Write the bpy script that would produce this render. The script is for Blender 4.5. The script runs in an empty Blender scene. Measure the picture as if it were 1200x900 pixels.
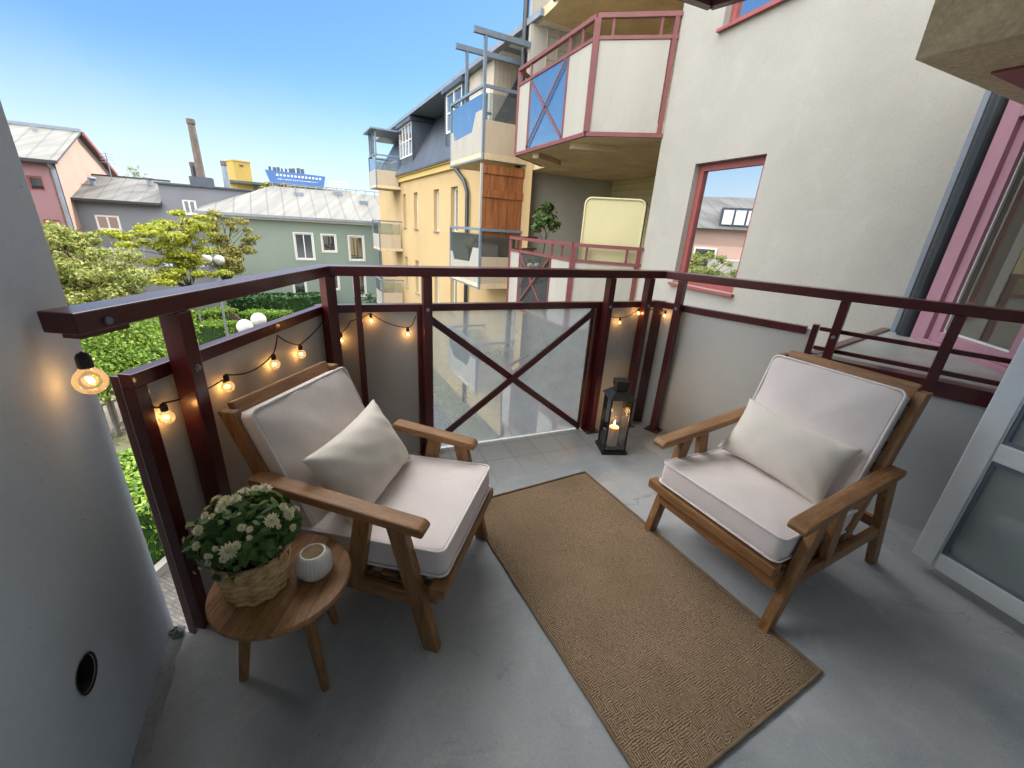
import bpy, bmesh, math, random
from mathutils import Vector, Matrix
random.seed(7)
S = bpy.context.scene
COL = S.collection
R_ = math.radians

# ------------------------------------------------------------------ camera
H = 1.4                                                   # eye height above the balcony floor
CX = Vector((0.99795, 0.0228, 0.0593)); 
down = Vector((521.0 - 600, 1695.7 - 450, 478.0)).normalized()
up = -down
fw = Vector((0, 0, 1)); Yc = (fw - up * fw.dot(up)).normalized(); Xc = Yc.cross(up)
ROT = Matrix((Xc, Yc, up))                               # photo axes (right, down, forward) -> world
CAMP = Vector((0, 0, H))
def ray(x, y): return ROT @ Vector((x - 600, y - 450, 478.0))
def at(x, y, z):                                          # where a sight line meets a horizontal plane
    r = ray(x, y); return CAMP + r * ((z - H) / r.z)
def atd(x, y, d):                                         # at a known horizontal distance
    r = ray(x, y); return CAMP + r * (d / math.hypot(r.x, r.y))
cam = bpy.data.cameras.new('Camera'); co = bpy.data.objects.new('Camera', cam); COL.objects.link(co)
ax = ROT @ Vector((1, 0, 0)); ay = ROT @ Vector((0, -1, 0)); az_ = ROT @ Vector((0, 0, -1))
mw = Matrix((ax, ay, az_)).transposed().to_4x4(); mw.translation = CAMP
co.matrix_world = mw
cam.sensor_fit = 'HORIZONTAL'; cam.sensor_width = 36; cam.lens = 36 * 478 / 1200
cam.clip_start = 0.02; cam.clip_end = 2000
S.camera = co

# ------------------------------------------------------------------ materials
def srgb(r, g, b):
    f = lambda c: (c / 255) / 12.92 if c / 255 <= .04045 else ((c / 255 + .055) / 1.055) ** 2.4
    return (f(r), f(g), f(b))
def newmat(name):
    m = bpy.data.materials.new(name); m.use_nodes = True
    nt = m.node_tree; return m, nt, nt.nodes['Principled BSDF']
def N(nt, t, **kw):
    n = nt.nodes.new(t)
    for k, v in kw.items():
        if k in n.inputs: n.inputs[k].default_value = v
        else: setattr(n, k, v)
    return n
def coords(nt, stretch=(1, 1, 1), rot=(0, 0, 0)):
    tc = N(nt, 'ShaderNodeTexCoord'); mp = N(nt, 'ShaderNodeMapping')
    mp.inputs['Scale'].default_value = stretch; mp.inputs['Rotation'].default_value = rot
    nt.links.new(tc.outputs['Object'], mp.inputs['Vector']); return mp.outputs['Vector']
def ramp(nt, src, stops):
    r = N(nt, 'ShaderNodeValToRGB'); e = r.color_ramp.elements
    while len(e) < len(stops): e.new(.5)
    for i, (p, c) in enumerate(stops):
        e[i].position = p; e[i].color = (*c, 1) if len(c) == 3 else c
    nt.links.new(src, r.inputs[0]); return r.outputs['Color']
def mixc(nt, fac, a, b, mode='MIX'):
    m = N(nt, 'ShaderNodeMix', data_type='RGBA', blend_type=mode)
    for s, v in ((0, fac), (6, a), (7, b)):
        if hasattr(v, 'links') or hasattr(v, 'is_linked'): nt.links.new(v, m.inputs[s])
        elif s == 0: m.inputs[0].default_value = v
        else: m.inputs[s].default_value = (*v, 1)
    return m.outputs[2]
def sc3(c, k): return tuple(min(1, x * k) for x in c)
def pm(name, col, rough=.6, var=.12, vs=3, fine=.08, fs=60, bump=.15, bs=80, bd=.002, metal=0, stretch=(1, 1, 1), col2=None, stain=0, stain_col=None, stain_scale=1.2, coat=0, sheen=0, spec=.5):
    m, nt, b = newmat(name); v = coords(nt, stretch)
    n1 = N(nt, 'ShaderNodeTexNoise', Scale=vs, Detail=6, Roughness=.6); nt.links.new(v, n1.inputs['Vector'])
    c = ramp(nt, n1.outputs['Fac'], [(.3, sc3(col, 1 - var)), (.7, col2 or sc3(col, 1 + var))])
    n2 = N(nt, 'ShaderNodeTexNoise', Scale=fs, Detail=4); nt.links.new(v, n2.inputs['Vector'])
    c = mixc(nt, 1.0, c, ramp(nt, n2.outputs['Fac'], [(.25, (1 - fine,) * 3), (.75, (1, 1, 1))]), 'MULTIPLY')
    if stain:
        n3 = N(nt, 'ShaderNodeTexNoise', Scale=stain_scale, Detail=8, Roughness=.72, Distortion=.6); nt.links.new(v, n3.inputs['Vector'])
        f = ramp(nt, n3.outputs['Fac'], [(.5, (0, 0, 0)), (.68, (stain,) * 3)])
        c = mixc(nt, f, c, stain_col or sc3(col, .5))
    nt.links.new(c, b.inputs['Base Color'])
    b.inputs['Roughness'].default_value = rough; b.inputs['Metallic'].default_value = metal
    b.inputs['Specular IOR Level'].default_value = spec
    b.inputs['Coat Weight'].default_value = coat; b.inputs['Sheen Weight'].default_value = sheen
    if bump:
        n4 = N(nt, 'ShaderNodeTexNoise', Scale=bs, Detail=5); nt.links.new(v, n4.inputs['Vector'])
        bp = N(nt, 'ShaderNodeBump', Strength=bump, Distance=bd); nt.links.new(n4.outputs['Fac'], bp.inputs['Height'])
        nt.links.new(bp.outputs['Normal'], b.inputs['Normal'])
    return m
M = {}
M['concrete'] = pm('concrete_wall_paint', (.50, .58, .665), .8, .07, 1.6, .06, 40, .25, 120, .002, stain=.22, stain_col=(.45, .50, .55), stain_scale=2.2)
M['stucco'] = pm('grey_stucco', (.35, .337, .307), .9, .07, 1.1, .10, 70, .3, 48, .005, stain=.35, stain_col=(.40, .395, .37), stain_scale=2.6)
M['stucco_greige'] = pm('greige_stucco', (.40, .385, .35), .9, .06, 1.2, .1, 60, .4, 60, .005)  # slightly paler stucco for the recess, ledge base and bay
M['yellow'] = pm('yellow_plaster', (.455, .33, .165), .9, .07, .6, .08, 40, .3, 40, .006, stain=.2, stain_col=(.385, .27, .125), stain_scale=.9)
M['yellow_trim'] = pm('yellow_cornice', (.60, .44, .16), .85, .05, 1, .05)
M['maroon'] = pm('maroon_paint', (.080, .0118, .014), .30, .25, 8, .2, 60, .12, 60, .001, stain=.35, stain_col=(.048, .009, .011), stain_scale=5, coat=.15)
M['red'] = pm('faded_red_paint', (.17, .048, .05), .5, .12, 5, .1, 60, .1)
M['redwin'] = pm('red_window_paint', (.28, .072, .068), .45, .1, 6, .08, 60, .1)
M['pink'] = pm('pink_window_paint', (.36, .185, .24), .42, .08, 5, .06, 60, .08)
M['panel'] = pm('grey_fibre_board', (.53, .53, .505), .6, .06, 1.5, .06, 120, .1, 150, .001, stain=.25, stain_col=(.46, .455, .43), stain_scale=2.0)
M['offwhite'] = pm('off_white_board', (.34, .322, .285), .65, .06, 1.2, .05, 60, .05, stretch=(1, 1, .22), stain=.45, stain_col=(.25, .235, .205), stain_scale=4.5)
M['beige'] = pm('beige_board', (.42, .345, .25), .65, .06, 1.5, .05, 60, .05, stretch=(1, 1, .25), stain=.4, stain_col=(.31, .25, .18), stain_scale=4)
M['soffit'] = pm('timber_soffit', (.60, .475, .30), .75, .2, 2, .2, 25, .2)
M['blue'] = pm('blue_grey_metal', (.145, .185, .235), .4, .12, 4, .08)
M['darkmetal'] = pm('dark_drainpipe', (.022, .028, .036), .35, .2, 4, .1)
M['ledgesheet'] = pm('dull_sheet_metal', (.26, .275, .26), .35, .2, 3, .15, stain=.5, stain_col=(.17, .18, .165), stain_scale=3)
M['parapetwall'] = pm('pale_parapet_render', (.55, .585, .60), .85, .06, 1.5, .06, 60, .3, 70, .003)
M['bluegreymetal'] = pm('flashing_grey', (.19, .22, .27), .4, .15, 4, .1)
M['woodscreen'] = pm('stained_timber', (.30, .105, .032), .6, .45, 3, .35, 22, .3, 30, .004, stretch=(6, 6, .5), stain=.5, stain_col=(.13, .05, .02), stain_scale=2)
M['green'] = pm('green_plaster', (.185, .235, .20), .9, .06, .5, .06, 30, .15)
M['greyblue'] = pm('blue_grey_plaster', (.17, .182, .205), .9, .07, .6, .06, 30, .15)
M['pinkwall'] = pm('pink_plaster', (.26, .15, .165), .9, .07, .6, .06, 30, .1)
M['peach'] = pm('peach_and_sunlit_pink_plaster', (.44, .295, .235), .9, .06, .6, .05, 30, .1)
M['white'] = pm('white_paint', (.62, .62, .60), .45, .04, 4, .03)
M['doorwhite'] = pm('white_door_lacquer', (.79, .84, .86), .35, .04, 4, .04, 60, .05)
M['black'] = pm('black_metal', (.016, .016, .017), .45, .3, 8, .2)
M['blackplastic'] = pm('black_plastic', (.012, .012, .012), .5, .2, 10)
M['cream'] = pm('cream_canvas', (.50, .455, .26), .75, .05, 1.5, .05, 90, .1, 200)
M['rubber'] = pm('dark_hole', (.008, .008, .008), .8)
M['brick'] = pm('chimney_brick', (.13, .105, .09), .9, .3, 3, .3, 8)
M['farblue'] = pm('blue_board', (.05, .13, .34), .5, .15, .8)
M['faryellow'] = pm('yellow_board', (.40, .27, .06), .7, .1, .6)
M['asphalt'] = pm('street_asphalt', (.075, .075, .08), .85, .2, .8, .2, 60, .3)
M['sand'] = pm('sandy_path', (.27, .23, .175), .95, .12, .8, .15, 20, .2)
M['earth'] = pm('courtyard_ground', (.11, .115, .06), .95, .3, .5, .3, 12, .3)
M['stone'] = pm('kerb_stone', (.33, .32, .30), .9, .12, 2, .1)
M['oldmortar'] = pm('old_dirty_mortar', (.21, .215, .22), .95, .25, 9, .3, 60, .6, 60, .004)
M['wax'] = pm('candle_wax', (.80, .70, .52), .5, .05, 10, .03, 60, 0)
M['wax'].node_tree.nodes['Principled BSDF'].inputs['Subsurface Weight'].default_value = .3
M['ceramic'] = pm('white_ceramic', (.74, .72, .66), .32, .04, 9, .06, 80, .05, coat=.3)
M['barkbrown'] = pm('bark', (.10, .075, .055), .9, .3, 6, .3, 30, .4)
M['stemgreen'] = pm('green_stem', (.10, .14, .05), .7, .2, 9)
M['timberdark'] = pm('dark_timber', (.085, .055, .04), .8, .3, 4, .2)

def wood(name, stretch, k=1.0):
    m, nt, b = newmat(name); v = coords(nt, stretch)
    n1 = N(nt, 'ShaderNodeTexNoise', Scale=5, Detail=7, Roughness=.62, Distortion=.5); nt.links.new(v, n1.inputs['Vector'])
    c = ramp(nt, n1.outputs['Fac'], [(.28, sc3((.155, .070, .026), k)), (.5, sc3((.30, .148, .058), k)), (.75, sc3((.44, .24, .105), k))])
    n2 = N(nt, 'ShaderNodeTexNoise', Scale=38, Detail=4); nt.links.new(v, n2.inputs['Vector'])
    c = mixc(nt, 1.0, c, ramp(nt, n2.outputs['Fac'], [(.3, (.72, .7, .68)), (.62, (1, 1, 1))]), 'MULTIPLY')
    nt.links.new(c, b.inputs['Base Color'])
    rr = ramp(nt, n1.outputs['Fac'], [(.2, (.46,) * 3), (.8, (.62,) * 3)]); nt.links.new(rr, b.inputs['Roughness'])
    bp = N(nt, 'ShaderNodeBump', Strength=.18, Distance=.001); nt.links.new(n2.outputs['Fac'], bp.inputs['Height']); nt.links.new(bp.outputs['Normal'], b.inputs['Normal'])
    return m
M['wood_x'] = wood('acacia_along_x', (.6, 7, 7)); M['wood_y'] = wood('acacia_along_y', (7, .6, 7)); M['wood_z'] = wood('acacia_along_z', (7, 7, .6))

def fabric(name, col, wr=.5):
    m, nt, b = newmat(name); v = coords(nt)
    n1 = N(nt, 'ShaderNodeTexNoise', Scale=7, Detail=4); nt.links.new(v, n1.inputs['Vector'])
    c = ramp(nt, n1.outputs['Fac'], [(.3, sc3(col, .97)), (.7, sc3(col, 1.02))])
    n2 = N(nt, 'ShaderNodeTexNoise', Scale=420, Detail=2); nt.links.new(v, n2.inputs['Vector'])
    c = mixc(nt, 1.0, c, ramp(nt, n2.outputs['Fac'], [(.3, (.86,) * 3), (.65, (1, 1, 1))]), 'MULTIPLY')
    nt.links.new(c, b.inputs['Base Color']); b.inputs['Roughness'].default_value = .92; b.inputs['Sheen Weight'].default_value = .25; b.inputs['Specular IOR Level'].default_value = .2
    bp = N(nt, 'ShaderNodeBump', Strength=.35, Distance=.0012); nt.links.new(n2.outputs['Fac'], bp.inputs['Height'])
    n3 = N(nt, 'ShaderNodeTexNoise', Scale=9, Detail=3, Distortion=1.2); nt.links.new(v, n3.inputs['Vector'])
    b2 = N(nt, 'ShaderNodeBump', Strength=wr, Distance=.012); nt.links.new(n3.outputs['Fac'], b2.inputs['Height']); nt.links.new(bp.outputs['Normal'], b2.inputs['Normal'])
    nt.links.new(b2.outputs['Normal'], b.inputs['Normal']); return m
M['cushion'] = fabric('cream_cushion_fabric', (.81, .73, .705), .14)
M['pillow'] = fabric('linen_pillow_fabric', (.77, .715, .64), .1)
M['piping'] = fabric('piping_fabric', (.84, .79, .78), 0)

def floor_mat():
    m, nt, b = newmat('worn_concrete_floor'); v = coords(nt)
    n1 = N(nt, 'ShaderNodeTexNoise', Scale=1.7, Detail=9, Roughness=.65, Distortion=.3); nt.links.new(v, n1.inputs['Vector'])
    c = ramp(nt, n1.outputs['Fac'], [(.3, (.31, .335, .355)), (.5, (.42, .445, .465)), (.72, (.52, .535, .54))])
    n2 = N(nt, 'ShaderNodeTexNoise', Scale=6, Detail=8, Roughness=.75, Distortion=1.1); nt.links.new(v, n2.inputs['Vector'])
    c = mixc(nt, ramp(nt, n2.outputs['Fac'], [(.54, (0,) * 3), (.66, (.6,) * 3)]), c, (.56, .56, .54))
    n5 = N(nt, 'ShaderNodeTexNoise', Scale=3.1, Detail=9, Roughness=.8, Distortion=.8); nt.links.new(coords(nt, (1, 1, 1), (0, 0, 1.0)), n5.inputs['Vector'])
    c = mixc(nt, ramp(nt, n5.outputs['Fac'], [(.57, (0,) * 3), (.70, (.6,) * 3)]), c, (.21, .235, .255))
    geo = N(nt, 'ShaderNodeTexCoord'); dn = Vector((-math.sin(R_(23.4)), math.cos(R_(23.4)), 0))
    def zone(dirv, org, lo, hi, amp):
        d_ = N(nt, 'ShaderNodeVectorMath', operation='DOT_PRODUCT'); nt.links.new(geo.outputs['Object'], d_.inputs[0]); d_.inputs[1].default_value = dirv
        a_ = N(nt, 'ShaderNodeMath', operation='MULTIPLY_ADD'); nt.links.new(n2.outputs['Fac'], a_.inputs[0]); a_.inputs[1].default_value = amp; nt.links.new(d_.outputs['Value'], a_.inputs[2])
        q_ = N(nt, 'ShaderNodeMapRange', interpolation_type='SMOOTHSTEP'); nt.links.new(a_.outputs[0], q_.inputs[0]); q_.inputs[1].default_value = org + lo + amp / 2; q_.inputs[2].default_value = org + hi + amp / 2; return q_.outputs[0]
    bt = N(nt, 'ShaderNodeTexBrick', Scale=2.6, offset=0.0); nt.links.new(coords(nt, (1, 1, 1), (0, 0, R_(-23.4))), bt.inputs['Vector']); bt.inputs['Mortar Size'].default_value = .012; bt.inputs['Brick Width'].default_value = .5; bt.inputs['Row Height'].default_value = .5; bt.inputs['Mortar Smooth'].default_value = .6
    bt.inputs['Color1'].default_value = (.47, .455, .42, 1); bt.inputs['Color2'].default_value = (.55, .535, .50, 1); bt.inputs['Mortar'].default_value = (.30, .295, .28, 1)
    zt_ = zone(dn, 2.30, -.50, -.12, .55); zm = N(nt, 'ShaderNodeMath', operation='MULTIPLY'); nt.links.new(zt_, zm.inputs[0]); zm.inputs[1].default_value = .75
    c = mixc(nt, zm.outputs[0], c, bt.outputs['Color'])
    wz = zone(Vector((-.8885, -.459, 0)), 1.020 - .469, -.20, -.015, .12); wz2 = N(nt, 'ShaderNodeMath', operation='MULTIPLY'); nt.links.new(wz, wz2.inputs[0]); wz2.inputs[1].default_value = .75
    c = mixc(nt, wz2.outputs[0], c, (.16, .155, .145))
    vo = N(nt, 'ShaderNodeTexVoronoi', Scale=17, feature='F1'); nt.links.new(v, vo.inputs['Vector'])
    c = mixc(nt, ramp(nt, vo.outputs['Distance'], [(.035, (.5,) * 3), (.06, (0,) * 3)]), c, (.10, .10, .105))
    dv_ = N(nt, 'ShaderNodeVectorMath', operation='MULTIPLY_ADD'); nt.links.new(n2.outputs['Color'], dv_.inputs[0]); dv_.inputs[1].default_value = (.30, .30, 0); nt.links.new(v, dv_.inputs[2])
    vc = N(nt, 'ShaderNodeTexVoronoi', Scale=1.15, feature='DISTANCE_TO_EDGE'); nt.links.new(dv_.outputs[0], vc.inputs['Vector'])
    ck = mixc(nt, 1.0, ramp(nt, vc.outputs['Distance'], [(.0015, (.6,) * 3), (.0045, (0,) * 3)]), ramp(nt, n1.outputs['Fac'], [(.47, (0,) * 3), (.56, (1,) * 3)]), 'MULTIPLY')
    c = mixc(nt, ck, c, (.13, .13, .13))
    n3 = N(nt, 'ShaderNodeTexNoise', Scale=120, Detail=3); nt.links.new(v, n3.inputs['Vector'])
    c = mixc(nt, 1.0, c, ramp(nt, n3.outputs['Fac'], [(.3, (.88,) * 3), (.7, (1,) * 3)]), 'MULTIPLY')
    nt.links.new(c, b.inputs['Base Color'])
    nt.links.new(ramp(nt, n1.outputs['Fac'], [(.3, (.52,) * 3), (.7, (.78,) * 3)]), b.inputs['Roughness'])
    bp = N(nt, 'ShaderNodeBump', Strength=.25, Distance=.002); nt.links.new(n3.outputs['Fac'], bp.inputs['Height']); nt.links.new(bp.outputs['Normal'], b.inputs['Normal'])
    return m
M['floor'] = floor_mat()

def rug_mat():
    m, nt, b = newmat('woven_jute')
    v = coords(nt)
    # thread direction changes from cell to cell, as in a labyrinth weave
    nz = N(nt, 'ShaderNodeTexNoise', Scale=14, Detail=2); nt.links.new(v, nz.inputs['Vector'])
    wob = N(nt, 'ShaderNodeVectorMath', operation='MULTIPLY_ADD'); nt.links.new(nz.outputs['Color'], wob.inputs[0]); wob.inputs[1].default_value = (.012, .012, 0); nt.links.new(v, wob.inputs[2])
    vw = wob.outputs[0]
    vo = N(nt, 'ShaderNodeTexVoronoi', Scale=52, distance='CHEBYCHEV', Randomness=1.0); nt.links.new(vw, vo.inputs['Vector'])
    sep = N(nt, 'ShaderNodeSeparateColor'); nt.links.new(vo.outputs['Color'], sep.inputs[0])
    wx = N(nt, 'ShaderNodeTexWave', Scale=44, wave_type='BANDS', bands_direction='X', Distortion=3); nt.links.new(vw, wx.inputs['Vector']); wx.inputs['Detail Scale'].default_value = 3
    wy = N(nt, 'ShaderNodeTexWave', Scale=44, wave_type='BANDS', bands_direction='Y', Distortion=3); nt.links.new(vw, wy.inputs['Vector']); wy.inputs['Detail Scale'].default_value = 3
    st = N(nt, 'ShaderNodeMath', operation='GREATER_THAN'); nt.links.new(sep.outputs[0], st.inputs[0]); st.inputs[1].default_value = .42
    hgt = mixc(nt, st.outputs[0], wx.outputs['Color'], wy.outputs['Color'])
    n3 = N(nt, 'ShaderNodeTexNoise', Scale=230, Detail=3); nt.links.new(v, n3.inputs['Vector'])
    hg = mixc(nt, .55, hgt, n3.outputs['Color'])
    c = ramp(nt, hg, [(.25, (.105, .066, .037)), (.5, (.27, .185, .112)), (.75, (.52, .385, .26))])
    n1 = N(nt, 'ShaderNodeTexNoise', Scale=4, Detail=5); nt.links.new(v, n1.inputs['Vector'])
    c = mixc(nt, 1.0, c, ramp(nt, n1.outputs['Fac'], [(.3, (.82, .80, .78)), (.7, (1.0, 1.0, 1.0))]), 'MULTIPLY')
    nt.links.new(c, b.inputs['Base Color']); b.inputs['Roughness'].default_value = .95; b.inputs['Specular IOR Level'].default_value = .15
    bp = N(nt, 'ShaderNodeBump', Strength=.6, Distance=.003); nt.links.new(hg, bp.inputs['Height']); nt.links.new(bp.outputs['Normal'], b.inputs['Normal'])
    return m
M['rug'] = rug_mat()
M['jute'] = pm('jute_binding', (.27, .19, .118), .95, .15, 9, .35, 260, .5, 260, .002)

def basket_mat():
    m, nt, b = newmat('woven_seagrass'); v = coords(nt)
    n1 = N(nt, 'ShaderNodeTexNoise', Scale=40, Detail=5); nt.links.new(v, n1.inputs['Vector'])
    c = ramp(nt, n1.outputs['Fac'], [(.3, (.40, .245, .10)), (.55, (.64, .44, .215)), (.75, (.76, .56, .31))])
    nt.links.new(c, b.inputs['Base Color']); b.inputs['Roughness'].default_value = .8
    n2 = N(nt, 'ShaderNodeTexNoise', Scale=220, Detail=2); nt.links.new(v, n2.inputs['Vector'])
    bp = N(nt, 'ShaderNodeBump', Strength=.5, Distance=.001); nt.links.new(n2.outputs['Fac'], bp.inputs['Height']); nt.links.new(bp.outputs['Normal'], b.inputs['Normal'])
    return m
M['basket'] = basket_mat()

def leaf(name, c1, c2, c3=None, transl=.35):
    m, nt, b = newmat(name); g = N(nt, 'ShaderNodeNewGeometry')
    st = [(0, c1), (.55, c2), (1, c3 or c2)]
    c = ramp(nt, g.outputs['Random Per Island'], st)
    nt.links.new(c, b.inputs['Base Color']); b.inputs['Roughness'].default_value = .5; b.inputs['Specular IOR Level'].default_value = .3
    tr = N(nt, 'ShaderNodeBsdfTranslucent'); nt.links.new(mixc(nt, 1.0, c, (1.0, 1.0, .55), 'MULTIPLY'), tr.inputs['Color'])
    mx = N(nt, 'ShaderNodeMixShader'); mx.inputs[0].default_value = transl
    nt.links.new(b.outputs[0], mx.inputs[1]); nt.links.new(tr.outputs[0], mx.inputs[2]); nt.links.new(mx.outputs[0], nt.nodes['Material Output'].inputs['Surface'])
    return m
M['leaf_yellow'] = leaf('yellow_green_leaf', (.12, .17, .012), (.25, .28, .02), (.36, .34, .04))
M['leaf_olive'] = leaf('olive_leaf', (.09, .10, .025), (.20, .19, .045), (.30, .26, .075))
M['leaf_cream'] = leaf('cream_green_leaf', (.10, .14, .025), (.20, .22, .05), (.31, .31, .12))
M['leaf_light'] = leaf('light_green_leaf', (.055, .12, .015), (.14, .25, .03), (.27, .36, .06))
M['leaf_hedge'] = leaf('hedge_leaf', (.06, .13, .015), (.14, .25, .03), (.22, .32, .05))
M['leaf_hazed'] = leaf('hazed_far_leaf', (.20, .24, .22), (.28, .32, .30), (.34, .37, .36))  # distance haze and sun put into the leaf colour
M['leaf_dark'] = leaf('dark_leaf', (.012, .04, .010), (.025, .075, .018), (.05, .11, .03), .2)
M['leaf_plant'] = leaf('plant_leaf', (.032, .075, .016), (.065, .14, .034), (.13, .21, .055), .25)
M['leaf_laurel'] = leaf('laurel_leaf', (.03, .07, .012), (.07, .13, .03), (.13, .19, .05), .25)
M['petal'] = leaf('cream_petal', (.72, .66, .46), (.80, .77, .64), (.82, .80, .74), .25)
M['flowerheart'] = pm('flower_heart', (.55, .50, .12), .8, .2, 20)

def glass_mat(name, tint, mirror, refl=(1, 1, 1), rough=.01, body=(.02, .025, .03), trans=0.0, bodymix=None):
    """glass in a window: a mirror share over a dark or see-through body"""
    m, nt, b = newmat(name); nt.nodes.remove(b)
    g = N(nt, 'ShaderNodeBsdfGlossy', Roughness=rough); g.inputs['Color'].default_value = (*refl, 1)
    d = N(nt, 'ShaderNodeBsdfDiffuse'); d.inputs['Color'].default_value = (*body, 1)
    t = N(nt, 'ShaderNodeBsdfTransparent'); t.inputs['Color'].default_value = (*tint, 1)
    m1 = N(nt, 'ShaderNodeMixShader'); m1.inputs[0].default_value = trans; nt.links.new(d.outputs[0], m1.inputs[1]); nt.links.new(t.outputs[0], m1.inputs[2])
    lw = N(nt, 'ShaderNodeFresnel', IOR=1.5)
    mr = N(nt, 'ShaderNodeMapRange'); nt.links.new(lw.outputs[0], mr.inputs[0]); mr.inputs[3].default_value = mirror; mr.inputs[4].default_value = 1
    m2 = N(nt, 'ShaderNodeMixShader'); nt.links.new(mr.outputs[0], m2.inputs[0]); nt.links.new(m1.outputs[0], m2.inputs[1]); nt.links.new(g.outputs[0], m2.inputs[2])
    nt.links.new(m2.outputs[0], nt.nodes['Material Output'].inputs['Surface']); return m
M['pane'] = glass_mat('window_glass', (.9, .95, .95), .30)
M['mirrorpane'] = glass_mat('coated_window_glass', (.9, .95, .95), .80, refl=(.92, .95, 1))
M['bluepane'] = glass_mat('blue_balcony_glass', (.55, .75, .95), .30, refl=(.55, .75, 1), trans=.35, body=(.10, .22, .42), rough=.06)
def tinted(name, body, tint):
    m, nt, b = newmat(name); nt.nodes.remove(b); L = nt.links.new
    n = N(nt, 'ShaderNodeTexNoise', Scale=2.6, Detail=4, Distortion=1.5); L(coords(nt, (1, 1, .7)), n.inputs['Vector'])
    d = N(nt, 'ShaderNodeBsdfDiffuse'); L(ramp(nt, n.outputs['Fac'], [(.35, sc3(body, .7)), (.6, body), (.72, sc3(body, 1.7))]), d.inputs['Color'])  # pale and dark noise patches painted in the body as sky reflections
    t = N(nt, 'ShaderNodeBsdfTransparent'); t.inputs['Color'].default_value = (*tint, 1)
    g = N(nt, 'ShaderNodeBsdfGlossy', Roughness=.05); g.inputs['Color'].default_value = (.75, .87, 1, 1)
    a = N(nt, 'ShaderNodeMixShader'); L(ramp(nt, n.outputs['Fac'], [(.4, (.25,) * 3), (.65, (.5,) * 3)]), a.inputs[0]); L(d.outputs[0], a.inputs[1]); L(t.outputs[0], a.inputs[2])
    f = N(nt, 'ShaderNodeFresnel', IOR=1.5); q = N(nt, 'ShaderNodeMapRange'); L(f.outputs[0], q.inputs[0]); q.inputs[3].default_value = .22; q.inputs[4].default_value = 1
    o = N(nt, 'ShaderNodeMixShader'); L(q.outputs[0], o.inputs[0]); L(a.outputs[0], o.inputs[1]); L(g.outputs[0], o.inputs[2]); L(o.outputs[0], nt.nodes['Material Output'].inputs['Surface']); return m
M['bluepane'] = tinted('blue_tinted_glass', (.11, .22, .40), (.55, .75, .95))
M['clearpane'] = glass_mat('clear_balcony_glass', (.80, .86, .86), .06, trans=.9, body=(.35, .38, .38))
M['dustyglass'] = glass_mat('dusty_glass', (.82, .86, .88), .04, trans=.60, body=(.62, .66, .68), rough=.05)
M['doorglass'] = glass_mat('door_glass', (.75, .82, .82), .10, trans=.25, body=(.40, .46, .47), rough=.03)
M['baypane'] = glass_mat('bay_glass', (.92, .94, .90), .08, trans=.85, body=(.3, .3, .25), rough=.01)
M['lampglass'] = glass_mat('thin_glass', (.97, .97, .96), .02, trans=.97, body=(.5, .5, .5))
M['bulbglass'] = glass_mat('bulb_glass', (1.0, .93, .80), .02, trans=.97, body=(.9, .7, .4))
_nt = M['bulbglass'].node_tree; _o = _nt.nodes['Material Output']; _e = _nt.nodes.new('ShaderNodeEmission'); _e.inputs[0].default_value = (1, .60, .26, 1); _e.inputs[1].default_value = .035
_a = _nt.nodes.new('ShaderNodeAddShader'); _nt.links.new(_o.inputs['Surface'].links[0].from_socket, _a.inputs[0]); _nt.links.new(_e.outputs[0], _a.inputs[1]); _nt.links.new(_a.outputs[0], _o.inputs['Surface'])
M['opal'] = pm('opal_globe', (.42, .42, .41), .3, .02, 3, .02, 60, 0)
def emit(name, col, s):
    m, nt, b = newmat(name); b.inputs['Base Color'].default_value = (*col, 1)
    b.inputs['Emission Color'].default_value = (*col, 1); b.inputs['Emission Strength'].default_value = s; return m
M['filament'] = emit('glowing_filament', (1, .55, .2), 15)
M['flame'] = emit('candle_flame', (1, .62, .22), 7)
M['ember'] = emit('tealight_flame', (1, .6, .2), 1.2)

def dusty(name):
    m, nt, b = newmat(name); nt.nodes.remove(b); L = nt.links.new
    t = N(nt, 'ShaderNodeBsdfTransparent'); t.inputs['Color'].default_value = (.90, .94, .96, 1)
    tl = N(nt, 'ShaderNodeBsdfTranslucent'); tl.inputs['Color'].default_value = (.80, .85, .88, 1)
    d = N(nt, 'ShaderNodeBsdfDiffuse'); d.inputs['Color'].default_value = (.6, .64, .66, 1)
    g = N(nt, 'ShaderNodeBsdfGlossy', Roughness=.04)
    n = N(nt, 'ShaderNodeTexNoise', Scale=2.2, Detail=7, Roughness=.65); L(coords(nt), n.inputs['Vector'])
    f = ramp(nt, n.outputs['Fac'], [(.3, (.23,) * 3), (.75, (.48,) * 3)])
    a = N(nt, 'ShaderNodeMixShader'); a.inputs[0].default_value = .4; L(tl.outputs[0], a.inputs[1]); L(d.outputs[0], a.inputs[2])
    m1 = N(nt, 'ShaderNodeMixShader'); L(f, m1.inputs[0]); L(t.outputs[0], m1.inputs[1]); L(a.outputs[0], m1.inputs[2])
    fr_ = N(nt, 'ShaderNodeFresnel', IOR=1.3); m2 = N(nt, 'ShaderNodeMixShader'); L(fr_.outputs[0], m2.inputs[0]); L(m1.outputs[0], m2.inputs[1]); L(g.outputs[0], m2.inputs[2])
    L(m2.outputs[0], nt.nodes['Material Output'].inputs['Surface']); return m
M['dustyglass'] = dusty('dusty_glass_sheet')
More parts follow.
